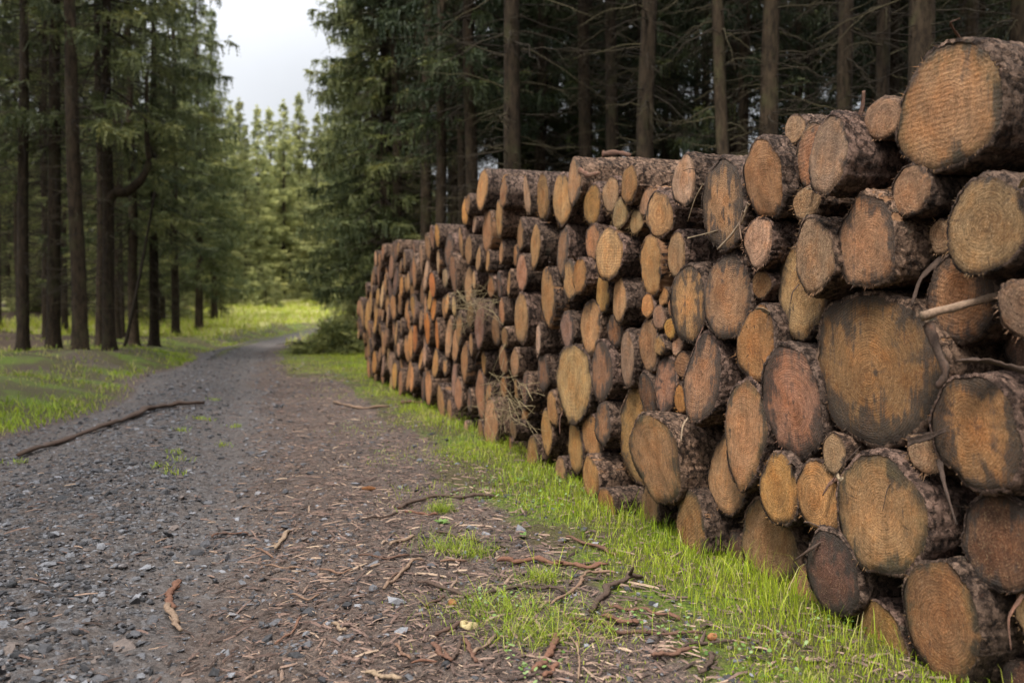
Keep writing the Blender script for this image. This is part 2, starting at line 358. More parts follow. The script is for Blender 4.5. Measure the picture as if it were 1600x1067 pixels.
# ------------------------------------------------------------------ the log stack
C0, SL = 2.68, .304                       # front of the stack: X = C0 - SL*Y
NRM = math.hypot(1, SL)
AX = np.array([1, SL, 0]) / NRM           # into the stack
UU = np.array([-SL, 1, 0]) / NRM          # along the stack, away
def on_front(px, py, p=0.0):
    d = ray(px, py); c = C0 - p * NRM
    k = c / (d[0] + SL * d[1]); return np.array([0, 0, CAM_H]) + d * k
TONES = {  # colour, stain, roughness, moss
 't': ((.30, .160, .062), .50, 3, 1), 'p': ((.43, .275, .145), .15, 9, 0), 'o': ((.42, .15, .030), .10, 2, 0),
 'y': ((.37, .185, .052), .38, 4, 2), 'd': ((.31, .165, .068), .98, 3, 1), 'k': ((.14, .074, .042), 1.0, 4, 1),
 'm': ((.295, .160, .062), .55, 4, 6), 's': ((.34, .205, .102), .42, 5, 0)}
WORDS = {'t': 'tan', 'p': 'pale rough-sawn', 'o': 'orange-stained', 'y': 'amber', 'd': 'dark-stained', 'k': 'dark brown', 'm': 'mossy tan', 's': 'pale brown'}
# cx, cy, width, height in the 1600 px photograph, tone, how far it sticks out, own label, landmark phrase
LOGS = [
 (897,284,22,74,'t',.05,'long smooth-barked log lying along the top, with a bark curl beneath its end','the long smooth-barked top log'),
 (983,290,26,62,'y',.05,'amber-ended log lying second along the top, right of the long smooth one',''),
 (954,305,24,55,'p',0,'',''),(925,325,27,62,'y',.0,'',''),
 (1068,284,37,78,'s',.08,'pale log with straight saw lines at the top of the stack','the saw-lined pale top log'),
 (1128,320,62,142,'d',.05,'tall brown log with splinters hanging off its bark edge','the tall log with hanging splinters'),
 (1196,278,62,120,'t',.08,'big tan log with a torn rough heart near the top','the top log with torn heart'),
 (1240,213,36,46,'p',0,'small ragged pale log poking up at the very top',''),
 (1262,246,46,100,'m',0,'',''),
 (1302,234,60,128,'s',.22,'tall pale brown log jutting forward near the top','the jutting top log'),
 (1362,217,52,66,'s',.1,'small rough round log beside the biggest top log',''),
 (1475,170,146,196,'m',.1,'huge mossy-edged log with clear growth rings crowning the stack','the huge top log'),
 (1417,305,56,78,'s',.1,'rough small log just under the huge top log',''),
 (1542,356,115,152,'s',.12,'big pale brown log with a blackened edge under the huge top log','the log under the huge top log'),
 (1604,340,58,80,'p',.1,'rough pale log cut by the right edge of view',''),
 (1260,318,34,52,'p',.08,'small log with a flat torn splinter on top','the small splinter-topped log'),
 (1267,405,64,116,'p',.14,'palest rough-sawn log with frayed edges','the palest rough-sawn log'),
 (1349,383,84,146,'d',.12,'big log with an orange heart and black ring of stain','the orange-hearted stained log'),
 (1472,370,40,54,'p',.0,'shattered small log with fibres sticking out','the shattered small log'),
 (1478,485,88,140,'d',.03,'round tan log crossed by a broken stick','the log crossed by a stick'),
 (1604,481,82,98,'s',.1,'',''),(1604,560,84,92,'k',-.1,'',''),
 (1240,473,76,150,'s',-.02,'leaning long-oval log with curved saw lines below the palest log','the leaning saw-lined log'),
 (1362,572,180,242,'d',.06,'widest log of all, streaked black down its tan face','the widest black-streaked log'),
 (1191,390,43,82,'p',.05,'orange-tan rough log between two big round ones',''),(1178,456,26,44,'t',0,'',''),
 (1138,464,62,130,'d',.04,'tall tan log with black top and bottom edges','the black-edged tall log'),
 (1074,474,46,120,'d',.06,'log with a crumbling hollow centre and dark rim','the crumbling hollow log'),
 (1019,412,34,94,'t',.04,'',''),(1048,402,32,68,'s',0,'',''),(1029,336,32,70,'s',.05,'',''),(1011,315,22,46,'s',0,'',''),
 (968,344,26,48,'p',.05,'small rough pale log with fluffy sawn fibres','the fluffy pale log'),(992,346,18,38,'p',.0,'',''),
 (878,316,26,82,'t',.0,'',''),(879,392,30,80,'d',.0,'',''),(951,394,38,80,'s',.07,'',''),(924,392,22,58,'t',0,'',''),
 (909,415,26,56,'y',.06,'small bright amber log in the upper rows','the bright amber log'),
 (890,434,26,62,'d',.0,'',''),(937,462,22,64,'t',0,'',''),(967,470,26,70,'t',.04,'',''),
 (1011,478,14,38,'y',.02,'',''),(1029,498,18,38,'s',.02,'',''),(1036,464,12,30,'t',0,'',''),(1046,514,20,34,'y',.02,'',''),
 (1032,537,18,32,'t',.03,'',''),(1057,541,16,30,'s',.0,'',''),(1050,480,12,36,'t',0,'',''),
 (1010,546,30,84,'t',.02,'',''),(982,560,30,86,'s',.03,'',''),(960,519,24,52,'d',0,'',''),(922,516,28,84,'t',.0,'',''),
 (886,517,26,56,'s',.04,'',''),(856,463,36,96,'t',.04,'broad tan log high in the middle of the stack','the broad middle log'),
 (938,580,36,92,'d',.03,'',''),(896,596,42,118,'s',.05,'log with a starburst of radiating grain and pointed foot','the starburst-grained log'),
 (1096,592,48,136,'d',.08,'long-oval dark-edged log with thick scaly bark behind it','the scaly-barked oval log'),
 (1192,550,56,126,'y',.04,'log with slanting saw strokes across an amber face','the slant-sawn amber log'),
 (1161,660,58,168,'m',.1,'tall slanting mossy log with a dark streaked centre and pointed foot','the slanting mossy log'),
 (1239,636,84,178,'d',.06,'big tall log with smooth tan middle and black rim','the smooth tan black-rimmed log'),
 (1140,736,60,118,'t',.0,'',''),(1072,696,24,58,'m',.0,'small log with long green-tinged bark behind it',''),
 (1031,718,70,140,'m',.16,'smooth round-topped mossy log low in the stack','the smooth mossy log'),
 (996,685,44,158,'t',-.06,'',''),(1011,612,26,74,'k',.02,'',''),(1040,601,32,92,'d',.03,'',''),(1060,578,24,42,'t',.0,'',''),
 (1062,632,14,50,'y',.02,'',''),(939,660,27,70,'d',.04,'',''),(865,636,20,54,'t',.02,'',''),(879,622,12,46,'t',0,'',''),
 (918,684,32,68,'t',.0,'',''),(901,700,28,84,'m',.0,'',''),(922,746,26,64,'y',.12,'bottom log stripped of bark on top, half in the grass','the bark-stripped bottom log'),
 (948,765,26,60,'y',.16,'short purple-barked log lying in the grass at the stack foot','the purple-barked bottom log'),
 (880,728,24,52,'m',.02,'',''),(854,675,22,74,'t',.02,'',''),
 (1074,790,48,106,'m',.1,'bottom log with long scaly bark running back beside it','the scaly-barked bottom log'),
 (1015,790,34,60,'m',.0,'',''),
 (1210,835,84,132,'m',.0,'big shadowed tan log standing in the grass','the shadowed bottom log'),
 (1216,758,56,116,'y',.08,'rough amber log with a rounded frayed foot','the rough amber log'),
 (1272,778,66,106,'y',.08,'squat greenish amber log beside its rough twin','the squat amber log'),
 (1297,722,34,64,'s',.1,'small log with splintered peeling bark','the small peeling log'),
 (1440,718,46,64,'p',.05,'small frayed log wedged between three big ones','the wedged frayed log'),
 (1524,668,136,178,'d',.1,'big round log with orange rings and blackened edge','the orange-ringed log'),
 (1387,808,140,196,'m',.12,'big tan log with a black streaked chin','the black-chinned log'),
 (1556,845,122,142,'k',.05,'almost black log with a small pale heart','the black log with pale heart'),
 (1304,898,74,134,'k',.1,'log with a dark brown hollow-looking eye at its centre','the dark-eyed log'),
 (1248,915,52,92,'t',.0,'',''),(1370,990,84,120,'m',.05,'bottom log under scaly bark, rooted in long grass','the scaly bottom log'),
 (1468,966,108,196,'m',.1,'tall mossy amber log at the foot of the stack','the tall mossy foot log'),
 (1618,955,70,92,'s',.0,'',''),(1612,645,44,56,'p',.05,'',''),(1143,850,44,62,'k',-.02,'',''),(1582,1045,72,80,'k',-.05,'',''),
 (1478,800,50,84,'k',-.12,'',''),
 (753,300,16,66,'t',.05,'first top-row log at the step where the stack rises','the top step log'),
 (786,304,15,48,'t',.04,'',''),(823,306,20,64,'s',.05,'',''),(848,309,19,76,'t',.03,'',''),(780,340,20,58,'t',.02,'',''),
 (761,357,16,66,'t',0,'',''),(726,331,14,46,'y',.03,'',''),(720,379,13,52,'t',.05,'',''),(836,385,22,72,'t',.06,'',''),
 (747,405,14,40,'s',.02,'',''),(762,408,13,34,'y',.02,'',''),(783,393,13,42,'t',0,'',''),(813,366,11,50,'t',-.1,'',''),(806,400,10,36,'t',-.1,'',''),
 (815,427,15,60,'t',.02,'',''),(795,443,10,44,'t',0,'',''),(780,446,14,46,'k',.0,'dark hollow-centred log in the middle of the stack',''),
 (767,447,9,38,'t',0,'',''),(732,445,16,60,'t',0,'',''),(708,428,15,66,'d',.06,'',''),
 (749,506,26,76,'s',.07,'broad pale log under a tangle of dry grass','the dry-grass-draped log'),
 (774,515,15,50,'t',.0,'',''),(784,487,15,46,'t',0,'',''),(814,498,20,82,'t',.05,'',''),(841,530,14,48,'p',.05,'',''),
 (786,563,17,46,'t',0,'',''),(804,568,13,46,'t',.03,'',''),(848,582,24,58,'d',.02,'',''),(788,527,13,34,'m',.04,'',''),
 (726,564,16,64,'t',.05,'',''),(735,546,11,40,'t',.04,'',''),(820,610,15,58,'k',.04,'',''),(806,607,9,38,'t',0,'',''),
 (751,614,14,82,'t',0,'',''),(754,576,10,40,'t',0,'',''),(716,616,18,56,'t',.03,'',''),(766,662,14,80,'t',.05,'',''),
 (802,671,12,32,'s',.08,'',''),(831,708,15,54,'m',.06,'',''),(751,678,12,46,'t',.04,'',''),(727,672,11,32,'s',.06,'',''),
 (702,642,12,42,'t',.04,'',''),(823,646,12,22,'y',0,'',''),(797,694,8,26,'t',0,'',''),(763,618,12,40,'t',0,'',''),
 (683,368,9,38,'y',.04,'',''),(668,385,9,42,'t',.05,'',''),(622,388,9,26,'t',.04,'',''),(598,395,8,28,'t',.05,'',''),
 (593,409,6,30,'t',.04,'',''),(611,418,10,42,'t',.02,'',''),(632,408,8,38,'t',.02,'',''),(647,425,11,56,'t',.03,'',''),
 (665,430,9,54,'s',.02,'',''),(675,448,10,42,'o',.05,'bright orange log in the upper far rows','the upper orange log'),
 (695,434,7,32,'p',.02,'',''),(698,475,11,34,'y',.03,'',''),(709,479,6,32,'p',.02,'',''),(627,447,8,34,'y',.02,'',''),
 (638,441,7,32,'t',0,'',''),(684,414,6,40,'s',.0,'',''),(584,432,6,28,'t',.03,'',''),(591,431,8,38,'t',0,'',''),(590,463,8,34,'t',.02,'',''),
 (579,475,7,44,'t',.02,'',''),(572,453,6,22,'s',.03,'',''),(566,492,8,48,'t',.05,'last log at the far end of the stack, half in shade','the last far log'),
 (574,494,7,50,'t',0,'',''),(614,479,8,44,'t',.02,'',''),(602,444,7,32,'t',.02,'',''),(625,470,8,28,'t',0,'',''),
 (667,512,11,56,'o',.05,'brightest orange log with a white sliver, middle far rows','the brightest orange log'),
 (678,482,6,40,'o',.02,'narrow orange log right of the bright ones',''),(646,483,7,44,'t',0,'',''),
 (648,524,8,56,'o',.03,'dull orange log left of the brightest one','the dull orange log'),(682,522,6,50,'o',.01,'',''),(680,562,9,46,'t',.02,'',''),
]
# pixel outline of the whole front (for filling what is between the measured logs)
OUTL = [(1660,60),(1640,1090),(1340,985),(1060,845),(830,735),(660,648),(580,602),(566,560),(557,510),(562,465),(575,430),(588,392),(600,380),(664,372),(680,350),(715,350),(722,308),(745,300),(748,270),(890,262),(892,248),(1090,246),(1165,225),(1225,195),(1400,185),(1410,90),(1550,70)]
def inside(x, y, poly=OUTL):
    c = False; j = len(poly) - 1
    for i in range(len(poly)):
        xi, yi = poly[i]; xj, yj = poly[j]
        if (yi > y) != (yj > y) and x < (xj - xi) * (y - yi) / (yj - yi) + xi: c = not c
        j = i
    return c
def project(P):
    c, s = math.cos(PITCH), math.sin(PITCH); v = np.asarray(P, float) - np.array([0, 0, CAM_H])
    dep = v[1] * c - v[2] * s; up = v[1] * s + v[2] * c
    return PX_CX + F_PX * v[0] / dep, PX_CY - F_PX * up / dep, dep

recs = []
for (cx, cy, w, h, st, p, lab, lm) in LOGS:
    p = p + rng.uniform(-.015, .015)
    c = on_front(cx, cy, p); t0 = on_front(cx, cy - h / 2, p); t1 = on_front(cx, cy + h / 2, p)
    a = (t0[2] - t1[2]) / 2
    l, r = on_front(cx - w / 2, cy, p), on_front(cx + w / 2, cy, p)
    b = np.dot(l - r, UU) / 2
    b = np.clip(b, a * .56, a * 1.1) if cx > 880 else a * rng.uniform(.62, .92)
    if cx > 860: a *= 1.035; b *= 1.08
    s = float(np.dot(c, UU))
    recs.append(dict(s=s, z=c[2], a=a, b=b, p=p, st=st, lab=lab, lm=lm))
def free(s, z, r, slack):
    for q in recs:
        if math.hypot((s - q['s']) / (r + q['b']), (z - q['z']) / (r + q['a'])) < slack: return False
    return True
def pt(s, z, p): return UU * s + np.array([AX[0], AX[1], 0]) * (C0 / NRM - p) + np.array([0, 0, z])
for pas, (r0, r1, tries, slack) in enumerate([(.2, .26, 1500, .95), (.15, .2, 5000, .95), (.11, .15, 9000, .95), (.075, .11, 14000, .96)]):
    for _ in range(tries):
        if len(recs) >= 297: break
        s, z, r = rng.uniform(2.5, 20.6), rng.uniform(.08, 3.1), rng.uniform(r0, r1)
        px, py, dep = project(pt(s, z, 0)); pt_top = project(pt(s, z + r, 0)); pb = project(pt(s, z - r * .6, 0))
        far = px < 745
        if not far and r > .17: continue
        if not (inside(px, py) and inside(pt_top[0], pt_top[1] + 2) and inside(pb[0], pb[1])): continue
        if px > 1615 or not free(s, z, r, slack if far else .9): continue
        p = rng.uniform(-.06, .07) if far else rng.uniform(-.35, -.06)
        recs.append(dict(s=s, z=z, a=r * rng.uniform(.95, 1.12), b=r * rng.uniform(.7, 1.0), p=p,
                         st=rng.choice(list('tttsdyk')), lab='', lm=''))
# let overlapping neighbours settle apart a little
for it in range(40):
    for i in range(len(recs)):
        for j in range(i + 1, len(recs)):
            A, B = recs[i], recs[j]; ds, dz = B['s'] - A['s'], B['z'] - A['z']
            if abs(ds) > 1 or abs(dz) > 1: continue
            q = math.hypot(ds / (A['b'] + B['b']), dz / (A['a'] + B['a']))
            if 1e-4 < q < .97:
                k = (.97 - q) * .16
                wa = B['a'] ** 2 / (A['a'] ** 2 + B['a'] ** 2)
                A['s'] -= ds / q * k * wa; A['z'] -= dz / q * k * wa; B['s'] += ds / q * k * (1 - wa); B['z'] += dz / q * k * (1 - wa)
                if q < .85: A['a'] *= .998; A['b'] *= .998; B['a'] *= .998; B['b'] *= .998

def make_log(q, i):
    a, b, st = q['a'], q['b'], q['st']; tone, stain, rough, moss = TONES[st]
    rad = max(a, b); near = q['s'] < 9.5
    close = q['s'] < 8.2
    nt = (128 if rad > .12 else 80) if close else 64 if near else 30; nr = 10 if near else 4
    th = np.arange(nt) * 2 * np.pi / nt
    ph = rng.uniform(0, 6.28, 6)
    am = rng.uniform(.4, 1.6, 4)
    irr = 1 + .03 * am[0] * np.cos(2 * th + ph[0]) + .04 * am[1] * np.cos(3 * th + ph[1]) + .022 * am[2] * np.cos(5 * th + ph[2]) + .014 * am[3] * np.cos(8 * th + ph[3]) + .009 * rng.standard_normal(nt)
    ee = 1.0 + max(0, .85 - b / a) * .8
    ang = rng.uniform(-.3, .3)
    ex, ey = b * np.sign(np.cos(th)) * np.abs(np.cos(th)) ** ee * irr * 1.03, a * np.sin(th) * irr
    cr, sr = math.cos(ang), math.sin(ang)
    ox, oy = ex * cr - ey * sr * b / a, ex * sr * a / b + ey * cr
    kx, ky = rng.normal(0, .05), rng.normal(0, .06)
    # bark body
    L = rng.uniform(2.9, 3.3)
    zs = [-.002, -.004, -.02, -.06, -.12, -.2, -.32, -.5, -.75, -1.1, -1.6, -2.2, -L] if near else [-.002, -.004, -.05, -.2, -.6, -1.4, -L]
    sc = [.955, 1.015, 1.03, 1.03, 1.025, 1.02, 1.02, 1.015, 1.0, .99, .98, .97, .95] if near else [.95, 1.02, 1.03, 1.02, 1.0, .98, .95]
    if close:
        zs = [-.002, -.004] + list(-np.concatenate([np.arange(.014, .62, .0125), [.7, .85, 1.1, 1.6, 2.2, L]])); sc = [.955, 1.01] + [1.025 - .02 * abs(z) for z in zs[2:]]
    seed = int(rng.integers(1 << 20))
    V = []
    chip = np.where(rng.random(nt) < .12, -.018, 0) * rng.random(nt)
    for k, (z, s) in enumerate(zip(zs, sc)):
        j = 1 + (.010 * rng.standard_normal(nt) + (.012 * np.sin(3 * th + z * 9 + ph[4]) if k > 2 else 0)) * (k > 1)
        if close and k > 1:
            wz = .012 * np.sin(th * 7 + ph[0] + z * 23) + .010 * np.sin(th * 13 + ph[1] - z * 61)
            ca = th * rad / .034 + 1.1 * np.sin(z * 31 + th * 5 + ph[2]); cb = (z + wz) / .030
            hsh = lambda a_, b_: np.modf(np.abs(np.sin(a_ * 127.1 + b_ * 311.7 + seed) * 43758.5453))[0]
            cell = hsh(np.floor(ca + .5 * (np.floor(cb) % 2)), np.floor(cb)); cel2 = hsh(np.floor(ca * 2.3), np.floor(cb * 1.9) + 7)
            j = 1 + (.0075 * cell + .0042 * cel2 - .006 + .006 * np.sin(3 * th + z * 9 + ph[4]) + .0018 * rng.standard_normal(nt)) / rad
        x, y = ox * s * j, oy * s * j
        V.append(np.stack([x, y, z + kx * x + ky * y + (chip if k in (1, 2) else 0)], -1))
    V = np.concatenate(V + [np.array([[0, 0, -L]])])
    m = len(zs); i0 = (np.arange(m - 1)[:, None] * nt + np.arange(nt)[None]).reshape(-1); i1 = (np.arange(m - 1)[:, None] * nt + (np.arange(nt)[None] + 1) % nt).reshape(-1)
    F = np.stack([i0 + nt, i1 + nt, i1, i0], -1)
    kk = np.arange(nt); cap = np.stack([np.full(nt, m * nt), (m - 1) * nt + (kk + 1) % nt, (m - 1) * nt + kk], -1)
    body = link('log', mesh_np('log', V, [F, cap], M_BARK, True))
    # cut face, slightly domed and torn
    rr = np.linspace(0, 1, nr + 1)[1:] ** .85
    X = np.concatenate([[0], (rr[:, None] * ox[None] * .975).reshape(-1)]); Y = np.concatenate([[0], (rr[:, None] * oy[None] * .975).reshape(-1)])
    RN = np.concatenate([[0], np.repeat(rr, nt)])
    Z = kx * X + ky * Y + .004 + .005 * np.sin(X * 14 + ph[5]) * np.sin(Y * 11 + ph[4]) + .0022 * np.sin(X * 37 + ph[2]) * np.sin(Y * 29 + ph[3]) - .004 * RN ** 6 - .006 * (RN > .99)
    f0 = np.stack([np.zeros(nt, int), 1 + kk, 1 + (kk + 1) % nt], -1)
    j0 = (1 + np.arange(nr - 1)[:, None] * nt + kk[None]).reshape(-1); j1 = (1 + np.arange(nr - 1)[:, None] * nt + (kk[None] + 1) % nt).reshape(-1)
    f1 = np.stack([j0, j0 + nt, j1 + nt, j1], -1)
    FV, FF3 = [np.stack([X, Y, Z], -1)], [f0]; rn = [RN]; n0 = len(X)
    if near and rough >= 2:      # torn fibres round the rim and on the face
        nf = int((8 + 15 * rough) * rad / .18)
        t = rng.uniform(0, 2 * np.pi, nf); k = (t / (2 * np.pi) * nt).astype(int) % nt
        rim = rng.random(nf) < .7; q_ = np.where(rim, rng.uniform(.93, .985, nf), rng.uniform(.1, .9, nf))
        bx, by = ox[k] * q_, oy[k] * q_; bz = kx * bx + ky * by + .003
        ln = .004 + rng.gamma(1.3, .0018 + .0007 * rough, nf) * np.where(rim, 1, .6)
        dirx = np.cos(t) * np.where(rim, .8, .3) + rng.normal(0, .4, nf); diry = np.sin(t) * np.where(rim, .8, .3) + rng.normal(0, .4, nf) - .25; dz = rng.uniform(.25, 1.0, nf)
        wd = rng.uniform(.001, .0028, nf)
        A = np.stack([bx - diry * wd, by + dirx * wd, bz], -1); B = np.stack([bx + diry * wd, by - dirx * wd, bz], -1); T = np.stack([bx + dirx * ln, by + diry * ln, bz + dz * ln], -1)
        FV.append(np.stack([A, B, T], 1).reshape(-1, 3)); FF3.append(n0 + np.arange(nf * 3).reshape(-1, 3)); rn.append(np.repeat(q_ * .9, 3))
    face = link('cut_face', mesh_np('cut_face', np.concatenate(FV), [np.concatenate(FF3), f1], M_FACE, True, {'rn': np.concatenate(rn)}), body)
    v = rng.uniform(.66, 1.35)
    face.color = (tone[0] * v, tone[1] * v * rng.uniform(.87, 1.03), tone[2] * v * rng.uniform(.75, 1.3), float(np.clip(stain + rng.normal(0, .12), 0, 1)))
    face.pass_index = int(rough) + 10 * int(moss)
    bc = [(.205, .135, .10), (.24, .15, .112), (.17, .11, .078), (.265, .165, .11)][rng.integers(4)]
    body.color = (*bc, float(np.clip(rng.normal(.30, .22), 0, .8)))
    Xl, Yl, Zl = Vector(-UU), Vector((0, 0, 1)), Vector(-AX)
    Mx = Matrix((Xl, Yl, Zl)).transposed().to_4x4()
    body.matrix_world = Matrix.Translation(Vector(pt(q['s'], q['z'], q['p']))) @ Mx @ Matrix.Rotation(rng.normal(0, .03), 4, 'Y') @ Matrix.Rotation(rng.normal(0, .018), 4, 'X')
    return body

def size_word(a, dep):
    return 'small' if a < .13 else 'medium' if a < .21 else 'large'
order = ['just above', 'just above and right of', 'just right of', 'just below and right of', 'just below', 'just below and left of', 'just left of', 'just above and left of']
used = set(q['lab'] for q in recs if q['lab'])
lms = [q for q in recs if q['lm']]
def auto_label(q):
    base = f"{size_word(q['a'], 0)} {WORDS[q['st']]} log end"
    px, py, _ = project(pt(q['s'], q['z'], q['p']))
    c = []
    for L in lms:
        d = math.hypot(L['s'] - q['s'], L['z'] - q['z']); lx, ly, _ = project(pt(L['s'], L['z'], L['p']))
        k = int(round(math.atan2(px - lx, ly - py) / (math.pi / 4))) % 8
        c.append((d, order[k], L['lm']))
    c.sort(key=lambda t: t[0])
    for pre in ('', 'second ', 'third ', 'fourth ', 'fifth ', 'sixth ', 'seventh ', 'eighth '):
        for d, o, lm in c[:3]:
            s = f"{pre}{base} {o if d < .8 else o.replace('just ', 'some way ')} {lm}"
            if pre: s = s.replace('just ', '').replace('some way ', '')
            if s not in used and len(s.split()) <= 16: used.add(s); return s
    return base
for i, q in enumerate(recs):
    o = make_log(q, i)
    tag(o, q['lab'] or auto_label(q), 'log', 'spruce logs in the roadside stack')

# ------------------------------------------------------------------ loose things on the stack
def strip_mesh(pts, width, thick, mat, side=None, tint=.4, curl=.3):
    """a curled bark strip or splinter with real thickness"""
    pts = np.asarray(pts, float); n = len(pts); tg = norm(np.gradient(pts, axis=0))
    sd = norm(np.cross(tg, np.array([0, 0, 1.0]) + 1e-3)) if side is None else norm(np.asarray(side, float) - tg * (tg @ np.asarray(side, float))[:, None])
    nn = np.cross(sd, tg); w = np.broadcast_to(np.asarray(width, float), (n,)); V = []
    us = np.array([-1, -.5, 0, .5, 1])
    wj = w * (1 + .18 * rng.standard_normal(n))
    for lay in (0, 1):
        for u in us:
            V.append(pts + sd * (u * wj / 2)[:, None] + nn * ((curl * wj * (u * u) / 2)[:, None] + (lay * thick)))
    V = np.stack(V).reshape(10, n, 3).transpose(1, 0, 2).reshape(-1, 3)
    loop = [0, 1, 2, 3, 4, 9, 8, 7, 6, 5]; F = []
    for k in range(n - 1):
        for a in range(10):
            x, y = loop[a], loop[(a + 1) % 10]; F.append((k * 10 + x, k * 10 + y, (k + 1) * 10 + y, (k + 1) * 10 + x))
    for k in (0, n - 1):
        for a in range(4): F.append((k * 10 + a, k * 10 + a + 1, k * 10 + a + 6, k * 10 + a + 5))
    return mesh_np('strip', V, np.array(F), mat, True, {'tint': np.clip(np.full(len(V), tint) + rng.normal(0, .05, len(V)), 0, 1)})

def dense(pts, k=5):
    pts = np.asarray(pts, float); x = np.arange(len(pts)); xx = np.linspace(0, len(pts) - 1, (len(pts) - 1) * k + 1)
    p = np.stack([np.interp(xx, x, pts[:, i]) for i in range(pts.shape[1])], -1)
    q = p.copy()
    for _ in range(k // 2): q[1:-1] = (q[:-2] + q[1:-1] * 2 + q[2:]) / 4
    return q
def front_path(pxs, p): return dense([on_front(x, y, pp) for (x, y), pp in zip(pxs, p if isinstance(p, (list, tuple)) else [p] * len(pxs))])

t = Tubes(); t.add(front_path([(1440, 494), (1500, 478), (1562, 461), (1640, 440)], [.24, .12, -.0, -.2]), np.linspace(.017, .011, 16), 9, .72, .08)
tag(link('broken_branch', t.mesh('broken_branch', M_STICK)), 'broken grey-brown stick poking out across a round log', 'stick')
for pxs, p, w, tint, lab in [
    ([(1338, 192), (1346, 180), (1350, 165), (1351, 142)], .1, .03, .35, 'pointed brown splinter standing up between two top logs'),
    ([(1498, 566), (1540, 566), (1580, 576), (1630, 592)], [.2, .16, .12, .1], .06, .2, 'dark bark flap curling over the orange-ringed log'),
    ([(1446, 505), (1462, 548), (1478, 585), (1462, 605)], .16, .05, .25, 'curled bark strip hanging between the widest log and the stick'),
    ([(1168, 318), (1158, 345), (1138, 372), (1120, 390)], .14, .02, .85, 'pale peeled splinter sagging off the tall log'),
    ([(1160, 330), (1154, 352), (1158, 376)], .16, .014, .7, 'thin brown splinter dangling below the tall log'),
    ([(1098, 288), (1086, 308), (1074, 346)], .18, .006, .95, 'hair-thin pale splinter leaning off the saw-lined log'),
    ([(903, 266), (918, 275), (936, 270)], .16, .05, .55, 'small bark curl under the long top log'),
    ([(940, 241), (962, 238), (985, 243)], -.5, .06, .4, 'loose bark scrap on top of the long smooth log'),
    ([(1262, 296), (1280, 299), (1310, 303)], [.14, .05, -.1], .02, .95, 'flat pale splinter lying on the small torn log'),
    ([(1306, 742), (1312, 752), (1318, 746)], .16, .02, .95, 'pale curl of torn wood below the small peeling log'),
    ([(1420, 690), (1450, 683), (1478, 672)], .12, .035, .15, 'dark bark strip under the widest log'),
    ([(1075, 372), (1100, 366), (1122, 360)], .06, .007, .95, 'white sliver of wood stuck out beside the tall log'),
    ([(668, 478), (665, 488), (664, 500)], .12, .035, 1.0, 'white sliver of wood on the brightest orange log'),
]:
    tag(link('bark_strip', strip_mesh(front_path(pxs, p), w * np.linspace(1, .5, (len(pxs) - 1) * 5 + 1), .004, M_STICK, -UU, tint)), lab, 'bark strip', 'loose bark and splinters on the stack')
for q in [lms[k] for k in rng.permutation(len(lms))[:26]]:
    c0 = pt(q['s'], q['z'], q['p'] + .02); a0 = rng.uniform(-2.6, -.5) if rng.random() < .75 else rng.uniform(.6, 2.4)
    e0 = -UU * math.cos(a0) * q['b'] * 1.03 + np.array([0, 0, math.sin(a0) * q['a'] * 1.03]); ln = rng.uniform(.07, .2)
    dr = -UU * rng.normal(0, .6) + np.array([0, 0, -1.0 if a0 < 0 else .5]) - AX * rng.uniform(.1, .6)
    P_ = dense([c0 + e0 + AX * .03, c0 + e0 * 1.02 + dr * ln * .45, c0 + e0 * 1.02 + dr * ln * .8 + np.array([0, 0, -.25 * ln]) - UU * rng.normal(0, .3) * ln], 5)
    tag(link('bark_strip', strip_mesh(P_, rng.uniform(.006, .035) * np.linspace(1, .3, 11), .003, M_STICK, -UU + rng.normal(0, .3, 3), rng.choice([.15, .25, .4, .85]))), 'loose strip of bark at the rim of ' + q['lm'], 'bark strip', 'loose bark and splinters on the stack')
for (cx, cy, sx, sy, n_, lab) in [(738, 474, 36, 34, 70, 'tangle of dry grass caught across the upper far logs'), (790, 628, 40, 48, 75, 'tuft of dry grass stems hanging over the lower far logs')]:
    t = Tubes()
    for _ in range(n_):
        a = rng.normal(0, 1, 2); b = a * .4 + rng.normal(0, 1.0, 2); mid = (a + b) / 2 + rng.normal(0, .35, 2)
        pts = [on_front(cx + v[0] * sx * .6, cy + v[1] * sy * .55, rng.uniform(.1, .22)) for v in (a, mid, b)]
        t.add(dense(pts, 4), .0022 * rng.uniform(.6, 1.4), 3, rng.random() * .8, cap=False)
    tag(link('dry_grass_tuft', t.mesh('dry_grass_tuft', M_DRY)), lab, 'dry grass')

